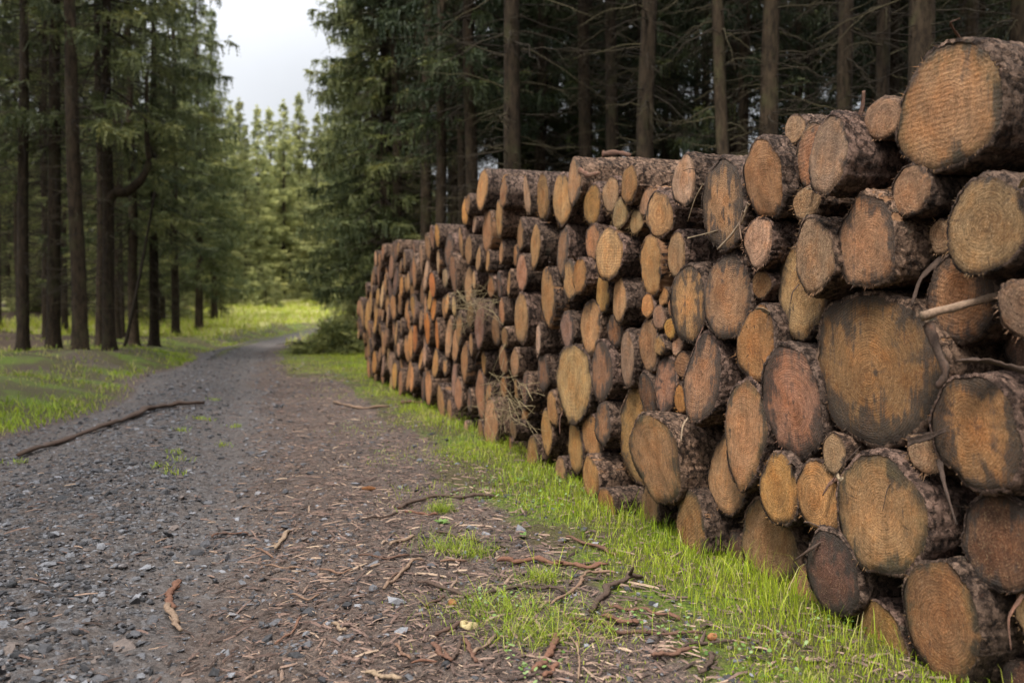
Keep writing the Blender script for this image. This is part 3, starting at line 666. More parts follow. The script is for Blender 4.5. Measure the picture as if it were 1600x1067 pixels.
# ------------------------------------------------------------------ sticks and cones on the ground
STICKS = [  # pixel path, thickness px, tint, label
 ([(28,705),(90,688),(170,668),(215,655),(260,642),(318,636)], 8.5, .22, 'long crooked branch lying across the left wheel track'),
 ([(624,798),(642,785),(684,777),(735,779),(773,778)], 6.5, .25, 'brown bark stick in the sparse grass past the pine cone'),
 ([(570,816),(601,811),(622,806)], 3.2, .2, 'thin dark twig at the tip of the brown bark stick'),
 ([(634,804),(663,807),(684,809)], 4.2, .5, 'short reddish stick below the brown bark stick'),
 ([(682,839),(715,845),(752,855)], 4, .25, 'thin brown twig among the sparse grass'),
 ([(609,860),(626,852),(649,847)], 5, .75, 'short tan stick on bare soil'),
 ([(599,924),(614,913),(630,901),(642,884),(663,882)], 4.5, .7, 'bent tan twig with a hooked tip'),
 ([(653,917),(684,919),(708,931),(737,937)], 6.5, .25, 'purple-brown curl of bark left of a grass tuft'),
 ([(754,938),(779,929),(807,924),(860,925),(885,932)], 6.5, .2, 'long dark bark strip above the round grass tuft'),
 ([(778,882),(807,885),(838,882),(885,890),(916,895),(948,890)], 8, .5, 'thick red-brown root-like stick beside the grass'),
 ([(665,952),(684,942),(696,937)], 4.5, .3, 'small brown bark piece beside the round cone'),
 ([(688,884),(729,880)], 3.5, .6, 'short pale twig between two weeds'),
 ([(861,950),(890,932),(911,916),(911,906),(927,899),(961,903)], 4.5, .65, 'crooked pale twig bent over the thick red stick'),
 ([(924,963),(937,942),(953,924),(979,912),(1003,908)], 9, .22, 'chunky dark bark piece slanting up to the grass'),
 ([(951,955),(979,958),(1006,959),(1037,967),(1063,974)], 6, .42, 'long red-brown stick running into the grass edge'),
 ([(940,969),(964,976),(998,982)], 8, .45, 'broad red bark piece below the long red-brown stick'),
 ([(888,975),(930,975),(951,984),(974,997),(1029,996),(1095,999)], 5, .35, 'longest wavy brown stick near the grass'),
 ([(1019,1034),(1048,1032),(1082,1024)], 8.5, .4, 'dark red bark log piece half under the grass'),
 ([(1063,1021),(1095,1012),(1147,1013)], 4, .2, 'thin dark stick above the dark red bark piece'),
 ([(835,1055),(853,1037),(867,1011),(869,997)], 9, .48, 'pointed red bark shard in the foremost soil'),
 ([(848,1063),(859,1055),(872,1042)], 6.5, .5, 'short red bark shard right of the pointed one'),
 ([(867,990),(888,992),(903,1018),(906,1039),(903,1063)], 2.8, .7, 'wiry grey twig curving down past the red shard'),
 ([(872,959),(895,979),(906,995),(903,1016)], 2.5, .6, 'thin twig joining the wiry grey one'),
 ([(885,843),(906,850),(937,861),(964,871)], 5, .4, 'reddish stick buried in clover'),
 ([(681,998),(703,988),(724,976)], 5.5, .3, 'purple bark stick leaning on the pale yellow chip'),
 ([(675,1010),(690,1027),(705,1039)], 7, .42, 'flat pinkish bark piece below the pale yellow chip'),
 ([(726,1003),(735,1022),(745,1041)], 6, .4, 'pinkish bark piece crossing under a tan stick'),
 ([(739,1027),(754,1014),(775,998)], 4.2, .72, 'straight tan stick crossing a pinkish bark piece'),
 ([(618,1011),(626,1022),(641,1035)], 4, .6, 'curved grey twig on the foremost soil'),
 ([(520,976),(531,984),(540,990)], 5, .8, 'short pale stick end on the track shoulder'),
 ([(571,1058),(594,1062),(626,1070)], 8, .85, 'wide pale wood sliver at the bottom of view'),
 ([(707,1035),(715,1024),(718,1005)], 4, .25, 'small forked dark twig among bark pieces'),
 ([(641,1041),(686,1037)], 3.5, .5, 'short brown twig left of the pinkish bark'),
 ([(280,901),(267,915),(263,932),(270,942)], 8, .5, 'upper half of a bent grey-brown stick on the gravel'),
 ([(260,935),(270,955),(283,974)], 8, .75, 'broken pale lower piece of a bent stick on the gravel'),
 ([(449,830),(440,843),(430,856)], 6, .8, 'pale upright-lying chip on the right wheel track'),
 ([(398,849),(427,866)], 3, .6, 'thin twig left of the pale chip'),
 ([(413,878),(440,884),(469,889)], 3.2, .65, 'long thin twig under the pale chip'),
 ([(625,633),(650,631),(682,629)], 6, .4, 'stout reddish stick in grass at the stack foot'),
 ([(520,632),(560,640),(608,637)], 3.5, .7, 'pale twig in the far grass before the stack'),
 ([(605,915),(625,900)], 4, .3, 'stub of bark beside the hooked twig'),
 ([(500,893),(530,900),(552,896)], 3, .6, 'thin pale twig on the soil shoulder'),
 ([(560,875),(600,880),(640,876)], 3.2, .35, 'thin dark stick across the soil shoulder'),
 ([(455,925),(480,935),(500,931)], 3.2, .65, 'curved little twig between gravel and soil'),
 ([(430,1000),(455,985),(470,962)], 3.4, .55, 'slanting twig on the gravel edge'),
 ([(1095,1062),(1110,1045),(1112,1032)], 7, .2, 'dark stub standing in the near grass'),
 ([(330,830),(350,822),(388,826)], 3, .4, 'wispy curved twig in the middle of the gravel'),
]
for pxs, th, tint, lab in STICKS:
    P = dense([on_ground(x, y) for x, y in pxs], 6)
    n_ = len(P); rad = 1.25 * th / 2 * P[:, 1] / F_PX
    rad = rad * (1 + .14 * np.sin(np.arange(n_) * 1.3 + rng.uniform(0, 6)) + .15 * rng.standard_normal(n_)); rad[0] *= .8; rad[-1] *= .6
    P[:, 2] = height(P[:, 0], P[:, 1]) + rad * .85 + .012 + .006 * np.sin(np.arange(n_) * .7)
    P[:, :2] += rng.normal(0, .34, (n_, 2)) * rad[:, None]
    t = Tubes(); t.add(P, rad, 9, tint, .09, True, .8 if th < 6 else .62)
    k = rng.integers(2, n_ - 2)
    if th > 5.5 and th < 9.2 and n_ > 12:   # a snapped side shoot
        d = norm(rng.normal(0, 1, 3) * [1, 1, .3]); t.add([P[k], P[k] + d * rad[k] * 2 + [0, 0, rad[k] * .5], P[k] + d * rad[k] * 3.5 + [0, 0, rad[k]]], [rad[k] * .45, rad[k] * .35, rad[k] * .2], 5, tint, .05)
    tag(link('stick', t.mesh('stick', M_STICK)), lab, 'stick', 'sticks and bark pieces on the ground')

def cone(px, py, length, wid, ang, lab):
    c = on_ground(px, py); t = []; nb, na = 13, 9; V, F, n0 = [], [], 0
    prof = lambda u: (math.sin(math.pi * (u * .86 + .1)) ** .8) * wid / 2
    d = np.array([math.cos(ang), math.sin(ang), 0]); s = np.array([-d[1], d[0], 0]); u3 = np.array([0, 0, 1.0])
    for i in range(nb):
        u = (i + .5) / nb
        for j in range(na):
            a = (j + .5 * (i % 2)) / na * 2 * math.pi; o = s * math.cos(a) + u3 * math.sin(a); tn = -s * math.sin(a) + u3 * math.cos(a); r = prof(u)
            b0 = d * (u - .5) * length; w_ = r * .42 + .001
            V += [b0 + o * r * .55 - tn * w_, b0 + o * r * .55 + tn * w_, b0 + o * r * 1.02 + tn * w_ * .8 + d * length * .075, b0 + o * r * 1.12 + d * length * .10, b0 + o * r * 1.02 - tn * w_ * .8 + d * length * .075]
            F.append([n0, n0 + 1, n0 + 2, n0 + 3, n0 + 4]); n0 += 5
    tt = np.tile([.35, .35, .75, .9, .75], n0 // 5)
    o = link('spruce_cone', mesh_np('spruce_cone', np.array(V), np.array(F), M_CONE, False, {'tint': tt}), None, (c[0], c[1], float(height(c[0], c[1])) + wid * .5))
    t = Tubes(); t.add(np.array([d * length * k for k in np.linspace(-.46, .46, 9)]), [max(.004, prof(k) * .7) for k in np.linspace(.04, .96, 9)], 8, .2)
    link('cone_core', t.mesh('cone_core', M_CONE), o)
    tag(o, lab, 'spruce cone', 'fallen spruce cones')
M_CONE = mat_tinted('cone_scales', [(.06, .025, .012), (.20, .085, .035), (.36, .17, .075)])
cone(575, 763, .105, .038, .05, 'long orange-brown spruce cone lying on the soil shoulder')
cone(707, 948, .055, .035, 1.9, 'small open spruce cone end-on beside a bark piece')
cone(1112, 1004, .05, .03, .6, 'small pale spruce cone tucked in the grass edge')

# pale fungus-eaten chip
c = on_ground(731, 983); rs = np.random.default_rng(3)
nn_ = 22; th = np.arange(nn_) * 2 * np.pi / nn_; V = []
for k, (s, z) in enumerate([(.98, -.004), (1, .004), (.8, .013), (.45, .017), (.2, .009)]):
    r = s * (1 + .22 * np.sin(3 * th + .7) + .12 * np.sin(5 * th + 2)); V.append(np.stack([.036 * r * np.cos(th), .03 * r * np.sin(th), z + .006 * np.sin(2 * th + k)], -1))
V = np.concatenate(V); i0 = (np.arange(4)[:, None] * nn_ + np.arange(nn_)).reshape(-1); i1 = (np.arange(4)[:, None] * nn_ + (np.arange(nn_) + 1) % nn_).reshape(-1)
M_CHIP = mat_tinted('pale_chip', [(.06, .04, .015), (.27, .21, .10), (.36, .29, .15)])
tag(link('wood_chip', mesh_np('wood_chip', V, [np.stack([i0, i1, i1 + nn_, i0 + nn_], -1), (np.arange(nn_) + 4 * nn_)[None]], M_CHIP, True, {'tint': np.concatenate([np.full(4 * nn_, .8), np.full(nn_, .1)])}), None, (c[0], c[1], float(height(c[0], c[1])) + .014)), 'pale yellow hollowed wood chip on the soil', 'wood chip')

# ------------------------------------------------------------------ gravel, litter, grass (nobody could count them)
PHI = (1 + 5 ** .5) / 2
ICO = norm(np.array([(-1, PHI, 0), (1, PHI, 0), (-1, -PHI, 0), (1, -PHI, 0), (0, -1, PHI), (0, 1, PHI), (0, -1, -PHI), (0, 1, -PHI), (PHI, 0, -1), (PHI, 0, 1), (-PHI, 0, -1), (-PHI, 0, 1)], float))
ICF = np.array([(0,11,5),(0,5,1),(0,1,7),(0,7,10),(0,10,11),(1,5,9),(5,11,4),(11,10,2),(10,7,6),(7,1,8),(3,9,4),(3,4,2),(3,2,6),(3,6,8),(3,8,9),(4,9,5),(2,4,11),(6,2,10),(8,6,7),(9,8,1)])
def scatter(n, ymin, ymax, pw=1.0, xpad=1.05):
    """points on the ground inside the view wedge, denser near the camera"""
    u = rng.random(n); Y = ymin * (ymax / ymin) ** (u ** pw)
    X = rng.uniform(0, 1, n) * (1.22 * Y * xpad + 1.9) - .60 * Y * xpad - 1.3
    return X, Y
def build_gravel():
    X, Y = scatter(225000, 1.6, 34, .95)
    g = masks(X, Y)[0]; t = tcoord(X, Y)
    patch = .45 + .75 * (wob(X * 3, Y * 3) + .5)
    keep = rng.random(len(X)) < (np.clip(g, 0, 1) * np.clip(patch, .12, 1) * (1 - .55 * np.clip(masks(X, Y)[3], 0, 1)) + .13 * (t > -.2) * (t < 2.0)) * .82
    X, Y = X[keep], Y[keep]; n = len(X)
    sz = .0043 * np.exp(rng.normal(0, .55, n)) * (1 + .05 * Y) + .002
    bigm = rng.random(n) < .045; sz = np.where(bigm, sz * rng.uniform(1.6, 3.4, n), sz); sz = np.minimum(sz, .030)
    V = ICO[None] * (1 + rng.uniform(-.5, .38, (n, 12, 1)))
    V = V * (sz[:, None] * rng.uniform(.75, 1.6, (n, 3)))[:, None, :]
    V[:, :, 2] *= rng.uniform(.3, .65, n)[:, None]
    a = rng.uniform(0, 6.28, n); tl = rng.normal(0, .35, n)
    x, y, z = V[..., 0].copy(), V[..., 1].copy(), V[..., 2].copy()
    x, z = x * np.cos(tl)[:, None] - z * np.sin(tl)[:, None], x * np.sin(tl)[:, None] + z * np.cos(tl)[:, None]
    V[..., 0] = x * np.cos(a)[:, None] - y * np.sin(a)[:, None] + X[:, None]; V[..., 1] = x * np.sin(a)[:, None] + y * np.cos(a)[:, None] + Y[:, None]
    V[..., 2] = z + (height(X, Y) + sz * .25)[:, None]
    F = (ICF[None] + (np.arange(n) * 12)[:, None, None]).reshape(-1, 3)
    tint = np.clip(rng.beta(2, 2.6, n) * .95, 0, 1); tint = np.where(rng.random(n) < .08, .98, tint)
    o = link('gravel', mesh_np('gravel', V.reshape(-1, 3), F, M_STONE, False, {'tint': np.repeat(tint, 12)}))
    tag(o, 'angular grey slate gravel loose on the track', 'gravel', kind='stuff'); return n
NG = build_gravel()

def build_litter():
    X, Y = scatter(430000, 1.8, 24, .95)
    t = tcoord(X, Y) + .15 * wob(X * 3, Y * 3)
    dens = .10 * sstep(-3.2, -2.6, t) + .95 * sstep(-.5, .5, t) * (1 - sstep(1.25, 2.0, t)) + .30 * sstep(1.0, 2, t)
    dens = dens * (t < 2.7) + .25 * (np.abs(t + 2.75) < .3)
    keep = rng.random(len(X)) < dens * .8; X, Y = X[keep], Y[keep]; n = len(X)
    L = .0115 * np.exp(rng.normal(0, .88, n)) * (1 + .04 * Y); L = np.minimum(L, .16); Wd = np.clip(L * rng.uniform(.04, .26, n), .0011, .014)
    a = rng.uniform(0, 3.14, n); d = np.stack([np.cos(a), np.sin(a), rng.normal(0, .12, n)], -1); s = np.stack([-np.sin(a), np.cos(a), rng.normal(0, .25, n)], -1)
    c = np.stack([X, Y, height(X, Y) + .004 + rng.random(n) * .008], -1)
    u = np.array([0, 0, 1.0]); bow = (L * rng.uniform(-.02, .07, n))[:, None] * u
    hl, hw = (L / 2)[:, None] * d, (Wd / 2)[:, None] * s
    top = (Wd * .35)[:, None] * u
    V = np.stack([c - hl - hw * .7, c - hl + hw * .7, c + bow - hw, c + bow + hw, c + hl - hw * .4, c + hl + hw * .5, c - hl * .9 + top, c + bow + top * 1.3, c + hl * .95 + top], 1)
    f = np.array([(0, 2, 7, 6), (2, 4, 8, 7), (6, 7, 3, 1), (7, 8, 5, 3)])
    F = (f[None] + (np.arange(n) * 9)[:, None, None]).reshape(-1, 4)
    tint = np.clip(rng.beta(1.5, 2.4, n), 0, 1)
    o = link('litter', mesh_np('litter', V.reshape(-1, 3), F, M_LITTER, False, {'tint': np.repeat(tint, 9)}))
    tag(o, 'bark chips, needles and wood slivers strewn over the soil', 'bark litter', kind='stuff')
build_litter()

def blades(name, X, Y, H, W, tint, mat, label, cat, lean=.45):
    n = len(X); a = rng.uniform(0, 6.28, n); ln = np.abs(rng.normal(lean, .28, n))
    d = np.stack([np.cos(a), np.sin(a), np.zeros(n)], -1); s = np.stack([-np.sin(a), np.cos(a), np.zeros(n)], -1)
    tw = rng.normal(0, .8, n)[:, None]; s = norm(s + d * tw)
    c = np.stack([X, Y, height(X, Y) - .004], -1); up = np.array([0, 0, 1.0])
    p1 = c + (H * .45)[:, None] * up + (H * ln * .22)[:, None] * d
    p2 = c + (H * .8)[:, None] * up + (H * ln * .55)[:, None] * d
    p3 = c + (H * (1 - .18 * ln))[:, None] * up + (H * ln * 1.0)[:, None] * d
    w = (W / 2)[:, None] * s
    V = np.stack([c - w * .8, c + w * .8, p1 - w, p1 + w, p2 - w * .65, p2 + w * .65, p3], 1)
    k = (np.arange(n) * 7)[:, None, None]
    F = [(np.array([(0, 1, 3, 2), (2, 3, 5, 4)])[None] + k).reshape(-1, 4), (np.array([(4, 5, 6)])[None] + k).reshape(-1, 3)]
    o = link(name, mesh_np(name, V.reshape(-1, 3), F, mat, True, {'tint': np.repeat(tint, 7)}))
    tag(o, label, cat, kind='stuff')

def build_grass():
    # strip along the foot of the stack
    X, Y = scatter(740000, 2.6, 34, .8)
    t = tcoord(X, Y); fr = C0 - SL * Y - X
    w = wob(X * 4, Y * 4)
    dense_ = sstep(1.58, 2.15, t + .3 * w) * ((fr > -.12) | (Y > 20)) + .0
    dense_ = np.where(Y > 20, sstep(.3, .8, t + .2 * w) * (1 - sstep(4, 8, t)), dense_)
    sparse = .17 * sstep(.6, 1.5, t + .3 * w) * (fr > 0) * np.clip(w * 3, .06, 1)
    keep = rng.random(len(X)) < np.maximum(dense_ * np.clip(.62 + .9 * w, .38, .85), sparse)
    X, Y, t, fr = X[keep], Y[keep], t[keep], fr[keep]; n = len(X)
    H = rng.gamma(4, .012, n) * (.5 + .75 * sstep(1.2, 2.3, t)) * (1 + .012 * Y) * (1 + .7 * wob(X * 5, Y * 5)); H = np.clip(.82 * H * rng.choice([1, 1, 1, .6, 1.5], n), .02, .26)
    W = rng.uniform(.0012, .0032, n) * (1 + .10 * Y)
    tint = np.clip(rng.normal(.46, .17, n) + .25 * wob(X * 3, Y * 3) + np.where(rng.random(n) < .13 + .3 * (t < 1.6), .4, 0), 0, 1)
    blades('grass', X, Y, H, W, tint, M_GRASS, 'bright green grass along the foot of the log stack', 'grass')
    # a few tufts further out on the soil
    tf = [(905, 990, .14), (850, 910, .07), (690, 800, .05), (815, 965, .17), (770, 960, .12), (700, 860, .1), (830, 1000, .1), (740, 870, .08)]
    Xs, Ys = [], []
    for px, py, r in tf:
        c = on_ground(px, py); k = 300; Xs.append(c[0] + rng.normal(0, r, k)); Ys.append(c[1] + rng.normal(0, r * .7, k))
    X, Y = np.concatenate(Xs), np.concatenate(Ys); n = len(X)
    blades('grass', X, Y, rng.gamma(4, .016, n), rng.uniform(.0015, .0034, n), np.clip(rng.normal(.38, .28, n), 0, 1), M_GRASS, 'small grass tufts scattered on the soil shoulder', 'grass', 1.1)
    # left verge
    X, Y = scatter(370000, 4, 60, .75); t = tcoord(X, Y); e = edge_left(Y) - t
    w = wob(X * 1.8, Y * 1.8) + .6 * wob(X * .8, Y * .8)
    keep = rng.random(len(X)) < sstep(-.05, .4, e) * np.clip(.12 + 1.8 * w + .6 * (e < .7), .03, 1) * (1 - .85 * sstep(2.5, 6, e)) * (e < 16) * .75
    X, Y, e, w = X[keep], Y[keep], e[keep], w[keep]; n = len(X)
    H = rng.gamma(5, .014, n) * (1 + .014 * Y); W = rng.uniform(.003, .006, n) * (1 + .09 * Y)
    br = np.clip(.42 + .55 * sstep(.3, 2.5, e) + .8 * sstep(30, 44, Y) * (e > .7) - .9 * w, .0, 1)
    tint = np.where(rng.random(n) < br * .62, rng.uniform(.75, 1, n), np.clip(rng.normal(.24, .16, n) + .15 * (e < .9), 0, .7))
    blades('grass', X, Y, np.clip(H * .85, .03, .25), W, tint, M_GRASS, 'green and straw-coloured grass on the left verge under the spruces', 'grass', .7)
    # dry meadow at the end of the track
    Y = rng.uniform(38, 92, 60000); X = -.28 * Y + bend(Y) + rng.uniform(-16, 8, 60000); t = tcoord(X, Y)
    keep = (masks(X, Y)[2] > .3) | (rng.random(len(X)) < .25 * (np.abs(t + 1.2) > 1.5)); X, Y = X[keep], Y[keep]; n = len(X)
    blades('grass', X, Y, rng.gamma(5, .05, n), rng.uniform(.02, .05, n), np.clip(rng.normal(.72, .25, n), 0, 1), M_GRASS, 'pale dry meadow grass where the track bends away', 'grass', .8)
    # sprigs on the gravel
    px = [(283,676),(275,710),(280,720),(365,660),(268,742),(345,690),(25,712),(325,655),(335,625),(250,735),(310,655)]
    Xs, Ys = [], []
    for a, b in px:
        c = on_ground(a, b); Xs.append(c[0] + rng.normal(0, .05, 26)); Ys.append(c[1] + rng.normal(0, .05, 26))
    X, Y = np.concatenate(Xs), np.concatenate(Ys); n = len(X)
    blades('grass', X, Y, rng.uniform(.03, .07, n), rng.uniform(.004, .009, n), rng.uniform(.2, .6, n), M_GRASS, 'tiny green sprigs growing through the gravel', 'grass', .9)
build_grass()

def build_clover():
    X, Y = scatter(60000, 2.8, 11, .9); t = tcoord(X, Y); w = wob(X * 3.1 + 4, Y * 3.1)
    keep = (t > .95) & (C0 - SL * Y - X > .05) & (rng.random(len(X)) < np.clip(.1 + w * 1.6, 0, .55)); X, Y = X[keep], Y[keep]; n = len(X)
    V, F = [], []; k = 6
    a0 = rng.uniform(0, 6.28, n); r = rng.uniform(.004, .010, n); z = height(X, Y) + rng.uniform(.01, .05, n); tx, ty = rng.normal(0, .3, n), rng.normal(0, .3, n)
    A = a0[:, None] + np.arange(k)[None] * 2 * np.pi / k
    dx, dy = r[:, None] * np.cos(A), r[:, None] * np.sin(A)
    V = np.stack([X[:, None] + dx, Y[:, None] + dy, z[:, None] + dx * tx[:, None] + dy * ty[:, None]], -1)
    o = link('clover', mesh_np('clover', V.reshape(-1, 3), np.arange(n * k).reshape(n, k), M_CLOVER, False, {'tint': np.repeat(rng.random(n), k)}))
    tag(o, 'low clover leaves among the grass beside the stack', 'clover', kind='stuff')
build_clover()

def weed(px, py, h, lab):
    c = on_ground(px, py); V, F = [], []; n0 = 0; t = []
    for k in range(9):
        a = k * 2.4; L = h * rng.uniform(.6, 1); up = rng.uniform(.5, 1.2); d = np.array([math.cos(a), math.sin(a), up]); d /= np.linalg.norm(d); s = np.array([-math.sin(a), math.cos(a), 0])
        for u, w in ((0, .02), (.35, .16), (.65, .18), (.88, .1), (1, .005)):
            p = d * L * u - np.array([0, 0, .25 * L * u * u]); V += [p - s * w * L, p + s * w * L + np.array([0, 0, .0])]
        for j in range(4): F.append((n0 + 2 * j, n0 + 2 * j + 1, n0 + 2 * j + 3, n0 + 2 * j + 2))
        n0 += 10; t += [rng.uniform(.2, .7)] * 10
    tag(link('weed', mesh_np('weed', np.array(V), np.array(F), M_CLOVER, True, {'tint': np.array(t)}), None, (c[0], c[1], float(height(c[0], c[1])))), lab, 'weed', 'broad-leaved weeds on the soil shoulder')
weed(690, 822, .085, 'upright broad-leaved green weed beside the brown bark stick')
weed(816, 842, .06, 'small green seedling in thin grass under the stack')
weed(812, 752, .1, 'leafy weed at the edge of the dense grass')

# ------------------------------------------------------------------ trees
def twig_ribbons(P, D, L, W, tint, nseg=4):
    """needle-bearing twigs: comb-like rows of needle tufts on both sides of each twig"""
    n = len(P); D = norm(D)
    ref = rng.normal(0, 1, (n, 3)); S = norm(np.cross(D, ref)); V, T = [], []
    drop = np.array([0, 0, -1.0])
    for i in range(nseg):
        u = (i + .25) / nseg
        c = P + D * (L * u)[:, None] + drop * (.18 * L * u * u)[:, None]
        sg = (L / nseg)[:, None]
        wf = (W * (1 - .45 * u))[:, None]
        for sgn in (1, -1):
            S2 = norm(S * sgn + rng.normal(0, .35, (n, 3)))
            V += [c - D * sg * .35, c + D * sg * .75, c + D * sg * .95 + S2 * wf]
    V = np.stack(V, 1); m = V.shape[1]
    F = (np.arange(n * m)).reshape(-1, 3)
    return V.reshape(-1, 3), F, np.repeat(np.clip(tint, 0, 1), m)

def crown_mesh(name, seed, H, base, rmax, mat, whorl=.42, nb=6, droop=.35, tw=.05, dens=1.0, shape='cone', hang=.5):
    global rng
    old = rng; rng = np.random.default_rng(seed)
    Ps, Ds, Ls, Ws, Ts = [], [], [], [], []; tubes = Tubes()
    z = base
    while z < H - .3:
        f = (H - z) / (H - base)
        prof = f ** .75 if shape == 'cone' else min(1, f * 1.9) * (.72 + .28 * f)
        for k in range(nb):
            if rng.random() < .12: continue
            r = max(.25, rmax * prof * rng.uniform(.55, 1.12)); az = rng.uniform(0, 6.283); zz = z + rng.uniform(-.2, .2)
            d = np.array([math.cos(az), math.sin(az), 0]); sd = np.array([-d[1], d[0], 0])
            dr = droop * rng.uniform(.6, 1.4) * (1.25 - f * .0) * (.35 + .65 * f)
            u = np.linspace(0, 1, 8)
            cur = lambda u: (d[None] * (r * u)[:, None] + np.array([0, 0, 1.0])[None] * (r * (-dr * u + dr * .45 * u ** 3) + zz)[:, None] + sd[None] * (r * .08 * np.sin(u * 3 + k))[:, None])
            tubes.add(cur(u), np.linspace(.010 + .006 * r, .003, 8), 4, .3, cap=False)
            nt = int(max(8, r * 15 * dens)); uu = rng.uniform(.12 if f > .25 else .02, 1, nt) ** .8
            pos = cur(uu); sgn = rng.choice([-1, 1], nt)
            tl = (.22 + .30 * (1 - uu)) * np.clip(r / 2.2, .45, 1.2) * rng.uniform(.6, 1.2, nt)
            dirs = d[None] * .75 + sd[None] * (sgn * rng.uniform(.5, 1.2, nt))[:, None] + np.array([0, 0, 1.0])[None] * rng.uniform(-.5, .12, nt)[:, None]
            bt = rng.normal(.38, .16)
            Ps.append(pos); Ds.append(dirs); Ls.append(tl); Ws.append(np.full(nt, tw)); Ts.append(bt + rng.normal(0, .10, nt) + .25 * (uu > .8))
            # sub-twigs and hanging curtains
            m = int(nt * 2.2); pick = rng.integers(0, nt, m); v = rng.uniform(.2, 1, m)
            p2 = pos[pick] + norm(dirs[pick]) * (tl[pick] * v)[:, None]
            hd = rng.random(m) < hang
            d2 = np.where(hd[:, None], np.array([0, 0, -1.0]) + rng.normal(0, .28, (m, 3)), norm(dirs[pick]) + rng.normal(0, .6, (m, 3)))
            Ps.append(p2); Ds.append(d2); Ls.append(np.where(hd, rng.uniform(.14, .42, m), rng.uniform(.1, .24, m))); Ws.append(np.full(m, tw * .8)); Ts.append(bt + rng.normal(0, .12, m) - .05 * hd)
        z += whorl * rng.uniform(.7, 1.3)
    # leader
    k = 30; Ps.append(np.stack([rng.normal(0, .05, k), rng.normal(0, .05, k), rng.uniform(H - .8, H - .05, k)], -1)); Ds.append(np.stack([rng.normal(0, .8, k), rng.normal(0, .8, k), np.full(k, .7)], -1)); Ls.append(np.full(k, .22)); Ws.append(np.full(k, tw)); Ts.append(rng.normal(.6, .1, k))
    V, F, T = twig_ribbons(np.concatenate(Ps), np.concatenate(Ds), np.concatenate(Ls), np.concatenate(Ws), np.concatenate(Ts))
    TV, TF, TT = np.concatenate(tubes.V), np.concatenate(tubes.F), np.concatenate(tubes.T)
    me = mesh_np(name, np.concatenate([V, TV]), [F, TF + len(V)], mat, False, {'tint': np.concatenate([T, TT])})
    me.materials.append(M_DEAD); me.polygons.foreach_set('material_index', np.concatenate([np.zeros(len(F), np.int32), np.ones(len(TF), np.int32)]))
    rng = old
    return me

def trunk_mesh(name, seed, H, d0, wobble=.04):
    r2 = np.random.default_rng(seed); nt = 14
    zs = np.concatenate([[-.25, 0, .15, .35, .7], np.linspace(1.2, H, 26)]); th = np.arange(nt) * 2 * np.pi / nt
    ph = r2.uniform(0, 6, 4); V = []
    for z in zs:
        f = max(0, 1 - z / H); r = d0 / 2 * (f ** .75) * (1 + .38 * math.exp(-max(z, 0) / .25)) + .006
        rr = r * (1 + .10 * np.cos(3 * th + ph[0]) * math.exp(-max(z, 0) / .6) + .035 * np.cos(5 * th + z) + .02 * r2.standard_normal(nt))
        ox, oy = wobble * math.sin(z * .35 + ph[1]) + .5 * wobble * math.sin(z * .9 + ph[2]), wobble * math.sin(z * .3 + ph[3])
        V.append(np.stack([ox + rr * np.cos(th), oy + rr * np.sin(th), np.full(nt, z)], -1))
    m = len(zs); i0 = (np.arange(m - 1)[:, None] * nt + np.arange(nt)).reshape(-1); i1 = (np.arange(m - 1)[:, None] * nt + (np.arange(nt) + 1) % nt).reshape(-1)
    return mesh_np(name, np.concatenate(V), np.stack([i0, i1, i1 + nt, i0 + nt], -1), M_TRUNK, True)

def dead_mesh(name, seed, z0, z1, lmax, n, d0=.4, twigs=9):
    global rng
    old = rng; rng = np.random.default_rng(seed); t = Tubes()
    for _ in range(n):
        z = rng.uniform(z0, z1); az = rng.uniform(0, 6.283); L = lmax * rng.uniform(.25, 1) ** 1.2 * (.55 + .45 * (z - z0) / (z1 - z0)); d = np.array([math.cos(az), math.sin(az), 0]); sd = np.array([-d[1], d[0], 0])
        u = np.linspace(0, 1, 7); sl = rng.normal(-.08, .22); cv = rng.uniform(-.35, .15); sw = rng.normal(0, .12)
        c = d[None] * (d0 * .35 + L * u)[:, None] + np.array([0, 0, 1.0]) * (z + L * (sl * u + cv * u * u))[:, None] + sd[None] * (L * sw * u * u)[:, None]
        c[1:-1] += rng.normal(0, .015 * L, (5, 3))
        ti = rng.uniform(0, 1)
        t.add(c, np.linspace(.006 + .005 * L, .0022, 7), 4, ti, cap=False)
        for _k in range(int(twigs * L / lmax) + 2):
            v = rng.uniform(.25, 1); i = min(5, int(v * 6)); p = c[i] + (c[i + 1] - c[i]) * (v * 6 - i)
            dd = norm(d * .6 + sd * rng.choice([-1, 1]) * rng.uniform(.4, 1) + np.array([0, 0, rng.normal(-.25, .35)])); l2 = L * rng.uniform(.12, .38)
            p1 = p + dd * l2 * .5 + rng.normal(0, .03, 3) * l2; t.add([p, p1, p + dd * l2 + np.array([0, 0, -.12 * l2])], [.0035, .0028, .0018], 3, ti * .8, cap=False)
    me = t.mesh(name, M_DEAD); rng = old
    return me

